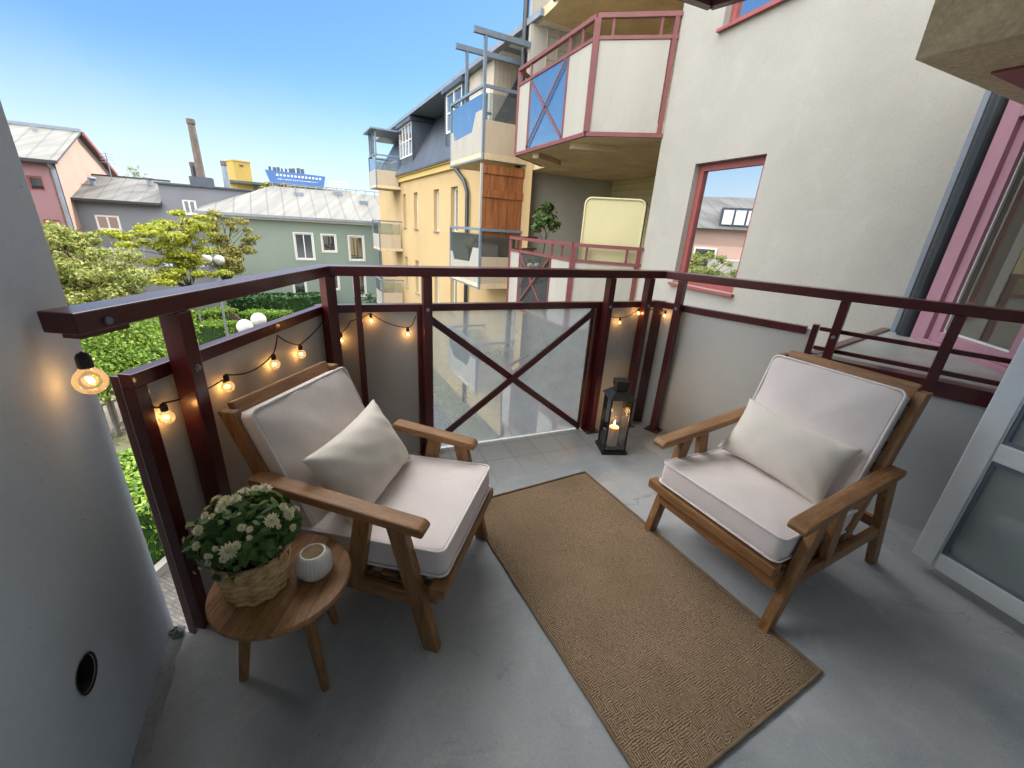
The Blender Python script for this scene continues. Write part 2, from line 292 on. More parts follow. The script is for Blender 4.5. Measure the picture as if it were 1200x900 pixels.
def brick_ground(name, c1, c2, mortar, scale, w=.5, h=.25):
    m, nt, b = newmat(name); v = coords(nt, (1, 1, 1), (0, 0, R_(20)))
    br = N(nt, 'ShaderNodeTexBrick', Scale=scale); nt.links.new(v, br.inputs['Vector'])
    br.inputs['Color1'].default_value = (*c1, 1); br.inputs['Color2'].default_value = (*c2, 1); br.inputs['Mortar'].default_value = (*mortar, 1)
    n = N(nt, 'ShaderNodeTexNoise', Scale=9, Detail=5); nt.links.new(v, n.inputs['Vector'])
    c = mixc(nt, 1.0, br.outputs['Color'], ramp(nt, n.outputs['Fac'], [(.3, (.65,) * 3), (.7, (1,) * 3)]), 'MULTIPLY')
    nt.links.new(c, b.inputs['Base Color']); b.inputs['Roughness'].default_value = .85
    bp = N(nt, 'ShaderNodeBump', Strength=.4, Distance=.01); nt.links.new(br.outputs['Fac'], bp.inputs['Height']); bp.invert = True; nt.links.new(bp.outputs['Normal'], b.inputs['Normal'])
    return m
M['pavers'] = brick_ground('paving_bricks', (.15, .135, .125), (.095, .085, .08), (.05, .048, .04), 4.5)

def seam_roof(name, col, rot, pitch, dark=.6, rough=.45, streak=.25):
    """standing-seam sheet: straight seams, streaks running down the slope"""
    m, nt, b = newmat(name); v = coords(nt, (1, 1, 1), (0, 0, rot))
    w = N(nt, 'ShaderNodeTexWave', Scale=.31416 / pitch, wave_type='BANDS', bands_direction='X', wave_profile='SAW'); nt.links.new(v, w.inputs['Vector'])
    seam = ramp(nt, w.outputs['Fac'], [(.0, (dark,) * 3), (.07, (1,) * 3), (.93, (1,) * 3), (1, (dark,) * 3)])
    mp = coords(nt, (1, .12, .12), (0, 0, rot)); n = N(nt, 'ShaderNodeTexNoise', Scale=3.2, Detail=6); nt.links.new(mp, n.inputs['Vector'])
    c = ramp(nt, n.outputs['Fac'], [(.3, sc3(col, 1 - streak)), (.7, sc3(col, 1 + streak))])
    c = mixc(nt, 1.0, c, seam, 'MULTIPLY'); nt.links.new(c, b.inputs['Base Color']); b.inputs['Roughness'].default_value = rough; b.inputs['Metallic'].default_value = .0
    return m
M['zinc'] = seam_roof('zinc_sheet', (.080, .080, .074), R_(-29), .8, .35, .5, .35)
M['zincold'] = seam_roof('weathered_sheet', (.072, .070, .066), R_(-29), .6, .5, .6, .45)
M['slate'] = seam_roof('dark_seamed_sheet', (.052, .064, .084), R_(-119), .32, .45, .4)

def siding(name, col, pitch, axis='Z'):
    m, nt, b = newmat(name); v = coords(nt, (1, 1, 1), (0, 0, R_(-113)))
    w = N(nt, 'ShaderNodeTexWave', Scale=.31416 / pitch, wave_type='BANDS', bands_direction=axis, wave_profile='SAW'); nt.links.new(v, w.inputs['Vector'])
    c = ramp(nt, w.outputs['Fac'], [(0, sc3(col, .45)), (.1, col), (1, sc3(col, 1.06))])
    n = N(nt, 'ShaderNodeTexNoise', Scale=4, Detail=5); nt.links.new(v, n.inputs['Vector'])
    c = mixc(nt, 1.0, c, ramp(nt, n.outputs['Fac'], [(.3, (.85,) * 3), (.7, (1,) * 3)]), 'MULTIPLY')
    nt.links.new(c, b.inputs['Base Color']); b.inputs['Roughness'].default_value = .75
    bp = N(nt, 'ShaderNodeBump', Strength=.5, Distance=.012); nt.links.new(w.outputs['Fac'], bp.inputs['Height']); nt.links.new(bp.outputs['Normal'], b.inputs['Normal']); return m
M['siding_yellow'] = siding('cream_weatherboard', (.52, .44, .25), .13)
M['siding_grey'] = siding('beige_vertical_boards', (.42, .37, .30), .12, 'Y')

# ------------------------------------------------------------------ mesh helpers
WL = {}
class MB:
    def __init__(s): s.v = []; s.f = []
    def add(s, vs, fs):
        o = len(s.v); s.v += [Vector(v) for v in vs]; s.f += [tuple(i + o for i in f) for f in fs]; return s
    def hexa(s, p):   # 8 points: bottom 4, top 4
        return s.add(p, [(3, 2, 1, 0), (4, 5, 6, 7), (0, 1, 5, 4), (1, 2, 6, 5), (2, 3, 7, 6), (3, 0, 4, 7)])
    def box(s, x0, x1, y0, y1, z0, z1):
        return s.hexa([(x0, y0, z0), (x1, y0, z0), (x1, y1, z0), (x0, y1, z0), (x0, y0, z1), (x1, y0, z1), (x1, y1, z1), (x0, y1, z1)])
    def fbox(s, F, a0, a1, d0, d1, z0, z1):
        return s.hexa([F(a0, d0, z0), F(a1, d0, z0), F(a1, d1, z0), F(a0, d1, z0), F(a0, d0, z1), F(a1, d0, z1), F(a1, d1, z1), F(a0, d1, z1)])
    def bar(s, p, q, w, h, upv=(0, 0, 1)):
        p = Vector(p); q = Vector(q); d = (q - p).normalized(); u = Vector(upv); sd = d.cross(u).normalized(); u = sd.cross(d).normalized()
        a = sd * w / 2; b = u * h / 2
        return s.hexa([p - a - b, p + a - b, q + a - b, q - a - b, p - a + b, p + a + b, q + a + b, q - a + b])
    def prism(s, pts, z0, z1):
        n = len(pts); z0 = z0 if isinstance(z0, (list, tuple)) else [z0] * n; z1 = z1 if isinstance(z1, (list, tuple)) else [z1] * n
        vs = [(p[0], p[1], a) for p, a in zip(pts, z0)] + [(p[0], p[1], a) for p, a in zip(pts, z1)]
        return s.add(vs, [tuple(range(n - 1, -1, -1)), tuple(range(n, 2 * n))] + [(i, (i + 1) % n, n + (i + 1) % n, n + i) for i in range(n)])
    def extr(s, pts, vec):   # any planar polygon pushed along a vector
        n = len(pts); v = Vector(vec); vs = [Vector(p) for p in pts]; vs += [p + v for p in vs]
        return s.add(vs, [tuple(range(n - 1, -1, -1)), tuple(range(n, 2 * n))] + [(i, (i + 1) % n, n + (i + 1) % n, n + i) for i in range(n)])
    def tube(s, pts, r, n=8, cap=True, closed=False):
        pts = [Vector(p) for p in pts]; k = len(pts); rs = r if isinstance(r, (list, tuple)) else [r] * k
        vs = []; ref = None
        for i in range(k):
            a = pts[i - 1] if (i or closed) else pts[i]; b = pts[(i + 1) % k] if (i < k - 1 or closed) else pts[i]
            t = (b - a).normalized()
            if ref is None: ref = Vector((0, 0, 1)) if abs(t.z) < .9 else Vector((1, 0, 0))
            u = (ref - t * ref.dot(t)).normalized(); ref = u; w = t.cross(u)
            for j in range(n):
                th = 2 * math.pi * j / n; vs.append(pts[i] + (u * math.cos(th) + w * math.sin(th)) * rs[i])
        fs = []
        for i in range(k if closed else k - 1):
            i2 = (i + 1) % k
            for j in range(n): fs.append((i * n + j, i * n + (j + 1) % n, i2 * n + (j + 1) % n, i2 * n + j))
        if cap and not closed: fs += [tuple(range(n - 1, -1, -1)), tuple(range((k - 1) * n, k * n))]
        return s.add(vs, fs)
    def lathe(s, prof, c, n=32, ripple=0, rn=20, closed=False):
        c = Vector(c); vs = []; k = len(prof)
        for (r, z) in prof:
            for j in range(n):
                th = 2 * math.pi * j / n; rr = r * (1 + ripple * abs(math.sin(rn * th / 2))) if ripple else r
                vs.append(c + Vector((rr * math.cos(th), rr * math.sin(th), z)))
        fs = [(i * n + j, i * n + (j + 1) % n, (i + 1) * n + (j + 1) % n, (i + 1) * n + j) for i in range(k - 1) for j in range(n)]
        if closed: fs += [((k - 1) * n + j, (k - 1) * n + (j + 1) % n, (j + 1) % n, j) for j in range(n)]
        else:
            if prof[0][0] > 1e-5: fs.append(tuple(range(n - 1, -1, -1)))
            if prof[-1][0] > 1e-5: fs.append(tuple(range((k - 1) * n, k * n)))
        return s.add(vs, fs)
    def sphere(s, c, r, n=16, m=10, sz=1):
        return s.lathe([(max(1e-6, r * math.sin(math.pi * i / m)), -r * sz * math.cos(math.pi * i / m)) for i in range(m + 1)], c, n)
    def build(s, name, mat, parent=None, bevel=0, smooth=False, local=False, seg=2, recalc=True):
        o0 = Vector((0, 0, 0))
        if parent is not None and not local:
            p = parent
            while p is not None: o0 += Vector(p.location); p = p.parent
        me = bpy.data.meshes.new(name); bm = bmesh.new()
        vv = [bm.verts.new(v - o0) for v in s.v]
        for f in s.f:
            try: bm.faces.new([vv[i] for i in f])
            except ValueError: pass
        if smooth or bevel: bmesh.ops.remove_doubles(bm, verts=bm.verts, dist=1e-5)
        if recalc: bmesh.ops.recalc_face_normals(bm, faces=bm.faces)
        if bevel:
            es = [e for e in bm.edges if len(e.link_faces) == 2 and e.calc_face_angle(0) > .5]
            bmesh.ops.bevel(bm, geom=es, offset=bevel, segments=seg, affect='EDGES', profile=.5, clamp_overlap=True)
        bm.to_mesh(me); bm.free()
        if smooth:
            for p in me.polygons: p.use_smooth = True
        me.materials.append(M[mat] if isinstance(mat, str) else mat)
        o = bpy.data.objects.new(name, me); COL.objects.link(o)
        if parent is not None: o.parent = parent
        return o
def thing(name, label, cat, loc=(0, 0, 0), group=None, rz=0):
    o = bpy.data.objects.new(name, None); COL.objects.link(o); o.location = loc; o.rotation_euler = (0, 0, rz); o.empty_display_size = .1
    return tag(o, label, cat, group)
def tag(o, label, cat, group=None):
    o['label'] = label; o['category'] = cat
    if group: o['group'] = group
    return o
def struct(o): o['kind'] = 'structure'; return o
def frame(O, az):
    u = Vector((math.cos(R_(az)), math.sin(R_(az)), 0)); d = Vector((-math.sin(R_(az)), math.cos(R_(az)), 0)); O = Vector((O[0], O[1], 0))
    return lambda a, dd, z: O + u * a + d * dd + Vector((0, 0, z))
def lerp(a, b, t): return Vector(a) * (1 - t) + Vector(b) * t
def V2(p, z=0): return Vector((p[0], p[1], z))

# ------------------------------------------------------------------ light
SUN_AZ, SUN_EL = 44, 50
CLOUD_FILL = 30.0
w = bpy.data.worlds.new('World'); S.world = w; w.use_nodes = True; nt = w.node_tree
sky = nt.nodes.new('ShaderNodeTexSky'); sky.sky_type = 'NISHITA'; sky.sun_disc = False
sky.sun_elevation = R_(SUN_EL); sky.sun_rotation = R_(90 - SUN_AZ); sky.altitude = 50; sky.air_density = 1.0; sky.dust_density = 0.45; sky.ozone_density = 6.5
bg = nt.nodes['Background']; bg.inputs[1].default_value = .058
# bright cloud added out of frame as fill light overhead and behind; clear toward courtyard
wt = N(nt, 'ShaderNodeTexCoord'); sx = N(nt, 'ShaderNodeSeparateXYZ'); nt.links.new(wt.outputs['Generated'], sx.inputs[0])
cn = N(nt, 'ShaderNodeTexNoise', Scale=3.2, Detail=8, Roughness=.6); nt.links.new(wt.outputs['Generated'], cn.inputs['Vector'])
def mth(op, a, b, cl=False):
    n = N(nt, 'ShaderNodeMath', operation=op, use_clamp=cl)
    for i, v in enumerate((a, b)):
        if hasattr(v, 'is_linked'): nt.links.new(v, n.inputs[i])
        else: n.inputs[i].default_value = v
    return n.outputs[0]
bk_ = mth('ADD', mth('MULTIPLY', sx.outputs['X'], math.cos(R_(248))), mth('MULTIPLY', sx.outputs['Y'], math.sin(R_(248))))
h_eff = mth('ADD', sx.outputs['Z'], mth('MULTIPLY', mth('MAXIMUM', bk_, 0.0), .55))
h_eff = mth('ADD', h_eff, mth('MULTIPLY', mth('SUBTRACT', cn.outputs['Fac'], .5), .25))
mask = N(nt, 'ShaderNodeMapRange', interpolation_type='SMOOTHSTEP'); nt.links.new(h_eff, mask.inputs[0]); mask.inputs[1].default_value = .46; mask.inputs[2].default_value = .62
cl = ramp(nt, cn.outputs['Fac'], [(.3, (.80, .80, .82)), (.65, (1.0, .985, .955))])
clm = N(nt, 'ShaderNodeVectorMath', operation='SCALE'); nt.links.new(cl, clm.inputs[0]); clm.inputs[3].default_value = CLOUD_FILL
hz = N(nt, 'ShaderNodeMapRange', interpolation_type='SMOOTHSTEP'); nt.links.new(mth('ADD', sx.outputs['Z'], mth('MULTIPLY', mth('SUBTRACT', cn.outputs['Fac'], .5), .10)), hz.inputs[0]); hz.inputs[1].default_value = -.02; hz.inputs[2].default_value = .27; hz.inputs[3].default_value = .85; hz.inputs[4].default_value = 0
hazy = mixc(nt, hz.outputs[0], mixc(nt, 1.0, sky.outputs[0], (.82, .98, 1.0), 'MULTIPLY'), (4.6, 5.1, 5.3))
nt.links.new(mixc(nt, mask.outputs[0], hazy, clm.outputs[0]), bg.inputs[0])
sun = bpy.data.lights.new('sun', 'SUN'); sun.energy = 2.0; sun.angle = R_(.53); sun.color = (1, .95, .86)
so = bpy.data.objects.new('sun', sun); COL.objects.link(so)
sd = Vector((math.cos(R_(SUN_AZ)) * math.cos(R_(SUN_EL)), math.sin(R_(SUN_AZ)) * math.cos(R_(SUN_EL)), math.sin(R_(SUN_EL))))
so.rotation_euler = sd.to_track_quat('Z', 'Y').to_euler()
S.view_settings.view_transform = 'Standard'; S.view_settings.look = 'None'; S.view_settings.exposure = 1.85; S.view_settings.gamma = 1
S.cycles.use_denoising = True; S.cycles.max_bounces = 10; S.cycles.diffuse_bounces = 5; S.cycles.glossy_bounces = 5; S.cycles.transparent_max_bounces = 24
S.cycles.caustics_reflective = False; S.cycles.caustics_refractive = False
S.cycles.sample_clamp_indirect = 6

# ------------------------------------------------------------------ our balcony: setting
GZ = -4.5
V1 = Vector((-.965, 2.09, 0)); Vc = Vector((1.02, 2.955, 0))
dA = Vector((math.cos(R_(88)), math.sin(R_(88)), 0)); dB = (Vc - V1).normalized(); dC = Vector((math.cos(R_(-44)), math.sin(R_(-44)), 0))
oA = Vector((-1, .04, 0)).normalized(); oB = Vector((-dB.y, dB.x, 0)); oC = Vector((.695, .719, 0))
A0 = V1 - dA * 1.215                                     # where the rail meets the wall
C1 = Vc + dC * 2.13
def off(k):   # the three railing lines pushed outward
    o1 = V1 + oA * k; o2 = V1 + oB * k; t = ((o2 - o1).x * dB.y - (o2 - o1).y * dB.x) / (dA.x * dB.y - dA.y * dB.x); a = o1 + dA * t
    o3 = Vc + oB * k; o4 = Vc + oC * k; t = ((o4 - o3).x * dC.y - (o4 - o3).y * dC.x) / (dB.x * dC.y - dB.y * dC.x); b = o3 + dB * t
    return a, b
V1p, Vcp = off(.055); V1s, Vcs = off(.085); V1t, Vct = off(.15)
WE = Vector((-1.148, 1.022, 0)); wdir = Vector((.459, -.8885, 0)); wn = Vector((.8885, .459, 0))   # left wall: end, run, inward normal
CE = Vcs + dC * 2.2
floor_pts = [WE - wn * .0, Vector((V1s.x - .008, 1.0, 0)), V1s, Vcs, CE, Vector((2.75, .98, 0)), Vector((-.30, -.55, 0)), WE + wdir * 1.76]
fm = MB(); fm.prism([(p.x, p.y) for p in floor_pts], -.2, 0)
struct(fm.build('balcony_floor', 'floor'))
# soffit of the balcony above
cm = MB(); cp = [WE - wn * .2, Vector((V1t.x, 1.0, 0)), V1t, Vct, Vct + dC * .95, Vector((2.30, 1.15, 0)), Vector((2.42, .83, 0)), Vector((-.3, -.6, 0)), WE + wdir * 1.9 - wn * .2]
cm.prism([(p.x, p.y) for p in cp], 2.735, 2.9)
ub = thing('upper_balcony', 'underside of the balcony overhead with its dark maroon edge', 'balcony', (0, 0, 2.735))
cm.build('slab', 'doorwhite', ub)
e = MB()
for a, b in ((V1t - dA * 1.1, V1t), (V1t, Vct), (Vct, Vct + dC * .93)):
    e.bar(V2(a, 2.80), V2(b, 2.80), .05, .2)
e.build('fascia', 'maroon', ub)

# left concrete wall with the round hole
lw = thing('concrete_wall', 'smooth blue-grey concrete side wall with a round black hole near the floor', 'wall', tuple(WE + wdir * .9))
hc = WE + wdir * .455 + Vector((0, 0, .383))
fr = lambda a, d, z: WE + wdir * a - wn * d + Vector((0, 0, z))
m = MB(); q = .09; ha, hz = .455, .383; r = .039; T = .22; top = 2.735
for (a0, a1, z0, z1) in ((0, ha - q, -.2, top), (ha + q, 1.76, -.2, top), (ha - q, ha + q, -.2, hz - q), (ha - q, ha + q, hz + q, top)):
    m.add([fr(a0, 0, z0), fr(a1, 0, z0), fr(a1, 0, z1), fr(a0, 0, z1)], [(0, 1, 2, 3)])
n = 32; ci = []; sq = []
for j in range(n):
    th = 2 * math.pi * j / n; c_, s_ = math.cos(th), math.sin(th); k = q / max(abs(c_), abs(s_))
    ci.append(fr(ha + r * c_, 0, hz + r * s_)); sq.append(fr(ha + k * c_, 0, hz + k * s_))
m.add(ci + sq, [(j, (j + 1) % n, n + (j + 1) % n, n + j) for j in range(n)])
m.add([fr(0, 0, -.2), fr(0, T, -.2), fr(0, T, top), fr(0, 0, top), fr(1.76, T, -.2), fr(1.76, T, top)], [(0, 1, 2, 3), (1, 4, 5, 2)])
o = m.build('wall_face', 'concrete', lw)
m = MB(); m.add([fr(ha + r * math.cos(2 * math.pi * j / n), 0.0, hz + r * math.sin(2 * math.pi * j / n)) for j in range(n)] + [fr(ha + r * math.cos(2 * math.pi * j / n), .12, hz + r * math.sin(2 * math.pi * j / n)) for j in range(n)],
     [(j, (j + 1) % n, n + (j + 1) % n, n + j) for j in range(n)] + [tuple(range(n, 2 * n))])
m.build('drain_hole', 'rubber', lw)
m = MB(); m.add([fr(ha + (r + .006 * (i > 0)) * math.cos(2 * math.pi * j / n), -.002 - (.002 if i == 1 else 0), hz + (r + .006 * (i > 0)) * math.sin(2 * math.pi * j / n)) for i in range(2) for j in range(n)], [(j, (j + 1) % n, n + (j + 1) % n, n + j) for j in range(n)])
m.build('hole_rim', 'blackplastic', lw)
pits = MB(); rnd = random.Random(3)
for _ in range(34):
    a, z, rr = rnd.uniform(.03, 1.2), rnd.uniform(.1, 1.5), rnd.choice([.0008, .001, .0012, .0015, .002])
    pits.add([fr(a + rr * 1.3 * math.cos(t * 1.047), -.0012, z + rr * rnd.uniform(.7, 1.2) * math.sin(t * 1.047)) for t in range(6)], [(0, 1, 2, 3, 4, 5)])
pits.build('pits', 'asphalt', lw)
# mortar fillet along its foot and the broken bit of mortar at the corner
m = MB(); a0, a1 = fr(.01, -.001, 0), fr(1.76, -.001, 0)
rnd = random.Random(5); ps = []; K = 40
for i in range(K + 1):
    t = .01 + 1.75 * i / K; wv = .035 + rnd.uniform(-.006, .006); hh = .016 + rnd.uniform(-.004, .004)
    ps += [fr(t, -.001, .001), fr(t, -wv, .001), fr(t, -wv * .55, hh * .6), fr(t, -.001, hh)]
m.add(ps, [(4 * i + j, 4 * i + (j + 1) % 4, 4 * i + 4 + (j + 1) % 4, 4 * i + 4 + j) for i in range(K) for j in range(4)] + [(0, 1, 2, 3), (4 * K, 4 * K + 1, 4 * K + 2, 4 * K + 3)])
m.build('mortar_fillet', 'oldmortar', lw)
m = MB(); rnd = random.Random(9); prof = []
m.sphere(WE + Vector((.032, -.032, .010)), .026, 10, 7, .9)
for v in m.v: v += Vector((rnd.uniform(-1, 1), rnd.uniform(-1, 1), rnd.uniform(-1, 1))) * .006
tag(m.build('mortar_lump', 'oldmortar', None), 'small broken lump of grey mortar at the end of the side wall', 'rubble')

# our facade behind the camera, closing the loggia
F27 = frame((2.40, .85), 207)       # heading back along the facade, d>0 points away from the balcony... 
bw = thing('house_wall', 'plain rendered wall of the flat behind the balcony', 'wall', (0, -.5, 0))
m = MB(); uF = Vector((math.cos(R_(27)), math.sin(R_(27)), 0)); nF = Vector((math.sin(R_(27)), -math.cos(R_(27)), 0)); QF = Vector((2.42, .80, 0))
m.hexa([QF - uF * 6 + Vector((0, 0, GZ)), QF + uF * .6 + Vector((0, 0, GZ)), QF + uF * .6 + nF * .3 + Vector((0, 0, GZ)), QF - uF * 6 + nF * .3 + Vector((0, 0, GZ))] + [p + Vector((0, 0, 7 - GZ)) for p in (QF - uF * 6 + Vector((0, 0, GZ)), QF + uF * .6 + Vector((0, 0, GZ)), QF + uF * .6 + nF * .3 + Vector((0, 0, GZ)), QF - uF * 6 + nF * .3 + Vector((0, 0, GZ)))])
m.build('wall', 'doorwhite', bw)

# ------------------------------------------------------------------ our railing
rl = thing('balcony_railing', 'dark maroon metal balcony railing with grey infill boards and one cross-braced glass bay', 'railing', (0, 2.3, 0))
zA0, zV1, zVc, zC1 = 1.165, 1.17, 1.183, 1.195
def railz(p, seg):
    if seg == 'A': t = (p - A0).length / (V1 - A0).length; return zA0 + (zV1 - zA0) * t
    if seg == 'B': t = (p - V1).length / (Vc - V1).length; return zV1 + (zVc - zV1) * t
    t = (p - Vc).length / (C1 - Vc).length; return zVc + (zC1 - zVc) * t
# handrail: one mitred profile along the three runs
def swept(pts, outs, w0, w1, zb, zt):
    m = MB(); n_ = len(pts); vs = []
    for p, o, b, t in zip(pts, outs, zb, zt):
        vs += [p + o * w0 + Vector((0, 0, b)), p + o * w1 + Vector((0, 0, b)), p + o * w1 + Vector((0, 0, t)), p + o * w0 + Vector((0, 0, t))]
    fs = [(4 * i + j, 4 * i + (j + 1) % 4, 4 * i + 4 + (j + 1) % 4, 4 * i + 4 + j) for i in range(n_ - 1) for j in range(4)] + [(0, 1, 2, 3), tuple(4 * n_ - 4 + j for j in range(4))]
    return m.add(vs, fs)
def mitre(o1, o2): b = (o1 + o2).normalized(); return b / b.dot(o1)
outs = [oA, mitre(oA, oB), mitre(oB, oC), oC]
zt = [zA0, zV1, zVc, zC1]
swept([A0, V1, Vc, C1], outs, -.028, .058, [z - .05 for z in zt], zt).build('handrail', 'maroon', rl, bevel=.004)
m = MB(); m.bar(V2(A0 + dA * .02 + oA * .015, zA0 - .058), V2(A0 + dA * .14 + oA * .015, zA0 - .058), .045, .014); m.build('rail_bracket', 'maroon', rl)
b_ = A0 + dA * .07 - oA * .0285; m = MB(); m.tube([V2(b_ + oA * .004, zA0 - .03), V2(b_ - oA * .006, zA0 - .03)], .009, 12); m.build('bolt', 'bluegreymetal', rl)
# posts
def post(P, ddir, odir, w, d, z0, z1):
    m = MB(); m.hexa([P - ddir * w / 2 - odir * d / 2 + Vector((0, 0, z0)), P + ddir * w / 2 - odir * d / 2 + Vector((0, 0, z0)), P + ddir * w / 2 + odir * d / 2 + Vector((0, 0, z0)), P - ddir * w / 2 + odir * d / 2 + Vector((0, 0, z0)),
                      P - ddir * w / 2 - odir * d / 2 + Vector((0, 0, z1)), P + ddir * w / 2 - odir * d / 2 + Vector((0, 0, z1)), P + ddir * w / 2 + odir * d / 2 + Vector((0, 0, z1)), P - ddir * w / 2 + odir * d / 2 + Vector((0, 0, z1))])
    return m.build('post', 'maroon', rl, bevel=.003)
pA = Vector((-1.0, 1.165, 0)); tA = (pA - V1).dot(dA)
post(V1 + dA * tA, dA, oA, .05, .062, 0, railz(V1 + dA * tA, 'A') - .051)
post(V1, (dA + dB).normalized(), mitre(oA, oB).normalized(), .055, .06, 0, zV1 - .051)
LB = (Vc - V1).length
tb = lambda x: (x - V1.x) / dB.x
for x, wd in ((-.838, .032), (-.505, .05), (.612, .045), (.905, .045)):
    P = V1 + dB * tb(x); post(P, dB, oB, wd, .06, 0, railz(P, 'B') - .051)
for t, z0 in ((.135, 0), (1.03, 0), (1.46, .815)):
    P = Vc + dC * t; post(P, dC, oC, .042, .06, z0, railz(P, 'C') - .051)
def bolt(p, n_, r=.008): m = MB(); m.lathe([(r * 1.5, 0), (r * 1.5, .002), (r, .0022), (r, .007), (r * .7, .009)], (0, 0, 0), 6); q_ = n_.to_track_quat('Z', 'Y').to_matrix().to_4x4(); q_.translation = p; m.v = [q_ @ v for v in m.v]; m.build('bolt', 'bluegreymetal', rl)
def plate(P, ddir, odir): m = MB(); m.hexa([P + ddir * a * .055 + odir * b * .05 + Vector((0, 0, z)) for z in (.0005, .007) for a, b in ((-1, -1), (1, -1), (1, 1), (-1, 1))]); m.build('base_plate', 'maroon', rl); [bolt(P + ddir * a * .042 - odir * .036 + Vector((0, 0, .007)), Vector((0, 0, 1)), .006) for a in (-1, 1)]
for x in (-.505, .612, .905):
    P = V1 + dB * tb(x); plate(P - oB * .0, dB, oB); bolt(V2(P, .943) - oB * .031, -oB)
bolt(V2(V1 + dA * tA, .943) - oA * .032, -oA); plate(V1 + dA * tA, dA, oA)
for t in (.135, 1.03): P = Vc + dC * t; plate(P, dC, oC); bolt(V2(P, .943) - oC * .031, -oC)
# infill: outside the posts
LR0, LR1 = .922, .965
def infill_frame(p, q, od, name='lower_rail', w=.04): 
    m = MB(); m.hexa([p - od * w / 2 + Vector((0, 0, LR0)), q - od * w / 2 + Vector((0, 0, LR0)), q + od * w / 2 + Vector((0, 0, LR0)), p + od * w / 2 + Vector((0, 0, LR0)), p - od * w / 2 + Vector((0, 0, LR1)), q - od * w / 2 + Vector((0, 0, LR1)), q + od * w / 2 + Vector((0, 0, LR1)), p + od * w / 2 + Vector((0, 0, LR1))])
    return m.build(name, 'maroon', rl, bevel=.003)
PA0 = V1p - dA * ((V1p - Vector((0, 1.022, 0))).y / dA.y)
infill_frame(PA0, V1p - dA * .035, oA); 
def sheet(p, q, od, z0, z1, th, name, mat):
    m = MB(); m.hexa([p - od * th / 2 + Vector((0, 0, z0)), q - od * th / 2 + Vector((0, 0, z0)), q + od * th / 2 + Vector((0, 0, z0)), p + od * th / 2 + Vector((0, 0, z0)), p - od * th / 2 + Vector((0, 0, z1)), q - od * th / 2 + Vector((0, 0, z1)), q + od * th / 2 + Vector((0, 0, z1)), p + od * th / 2 + Vector((0, 0, z1))])
    return m.build(name, mat, rl)
def mullion(P, ddir, od, w, d, z0=.0, z1=LR0): 
    m = MB(); m.hexa([P + ddir * (a * w / 2) + od * (b * d / 2) + Vector((0, 0, z)) for z in (z0, z1) for a, b in ((-1, -1), (1, -1), (1, 1), (-1, 1))]); return m.build('frame_upright', 'maroon', rl, bevel=.002)
mullion(PA0 + dA * .02, dA, oA, .04, .04); mullion(PA0 + dA * .02 + oA * .045, dA, oA, .014, .03, -.1, .95)
sheet(PA0 + dA * .042, V1p - dA * .03, oA, .001, LR0 - .001, .012, 'panel', 'panel')
mullion(V1p - mitre(oA, oB) * .002, (dA + dB).normalized(), mitre(oA, oB).normalized(), .075, .042, 0, LR1 + .001)
g0 = V1p + dB * (tb(-.505) + .005); g1 = V1p + dB * (tb(.612) - .0)
infill_frame(V1p + dB * .04, Vcp - dB * .05, oB)
sheet(V1p + dB * .035, g0 - dB * .021, oB, .001, LR0 - .001, .012, 'panel', 'panel')
mullion(g0, dB, oB, .04, .04); mullion(g1, dB, oB, .04, .04); mullion(g1 - dB * .045, dB, oB, .02, .03)
sheet(g0 + dB * .021, g1 - dB * .056, oB, .012, LR0 - .001, .008, 'glass_panel', 'dustyglass')
ga, gb = g0 + dB * .022, g1 - dB * .057
for s_ in (0, 1):
    a, b = (V2(ga, .90), V2(gb, .035)) if s_ == 0 else (V2(ga, .035), V2(gb, .90))
    m = MB(); m.bar(a - oB * (.022 + .012 * s_), b - oB * (.022 + .012 * s_), .012, .042, tuple(Vector((0, 0, 1)))); m.build('cross_brace', 'maroon', rl)
sheet(g1 + dB * .021, Vcp - dB * .045, oB, .001, LR0 - .001, .012, 'panel', 'panel')
mullion(Vcp + mitre(oB, oC) * .0, (dB + dC).normalized(), mitre(oB, oC).normalized(), .10, .05, 0, LR1 + .002)
c0 = Vcp + dC * .985
infill_frame(Vcp + dC * .05, c0 - dC * .06, oC)
sheet(Vcp + dC * .045, c0 - dC * .10, oC, .001, LR0 - .001, .012, 'panel', 'panel')
sheet(c0 - dC * .0995, c0 - dC * .03, oC, .001, LR0 + .03, .012, 'panel', 'panel')
mullion(c0 - dC * .02, dC, oC, .03, .045, .0, .985)
for z in (.965, .855):
    m = MB(); m.bar(V2(c0, z), V2(Vcp + dC * 1.93, z), .022, .022); m.build('guard_bar', 'maroon', rl, bevel=.002)

# ------------------------------------------------------------------ ledge below the bay window and the block above it
G0 = Vector((1.78, 6.27, 0)); gd = Vector((math.cos(R_(-67)), math.sin(R_(-67)), 0)); gn = Vector((-.9205, -.3907, 0))
K0 = G0 + gd * 3.26                                      # inner corner where grey wall meets the bay
pd = Vector((-math.cos(R_(74)), -math.sin(R_(74)), 0)); pn = Vector((-math.sin(R_(74)), math.cos(R_(74)), 0))
cb = c0 + oC * .03
led = thing('window_ledge', 'concrete ledge with grey sheet-metal top and thick maroon edge below the pink window', 'ledge', tuple(cb))
kend = K0 + pd * 2.05
lp = [cb, K0 + pd * .02 - gd * .06, K0 + pd * .06, kend, cb + dC * 1.12]
m = MB(); m.prism([(p.x, p.y) for p in lp], 0.75, .80); m.build('sheet_top', 'ledgesheet', led)
m = MB(); m.hexa([p + Vector((0, 0, z)) for z in (-.2, .735) for p in (cb - oC * .03, cb - oC * .03 + dC * 1.14, cb + oC * .10 + dC * 1.14, cb + oC * .10)]); m.build('parapet', 'parapetwall', led)
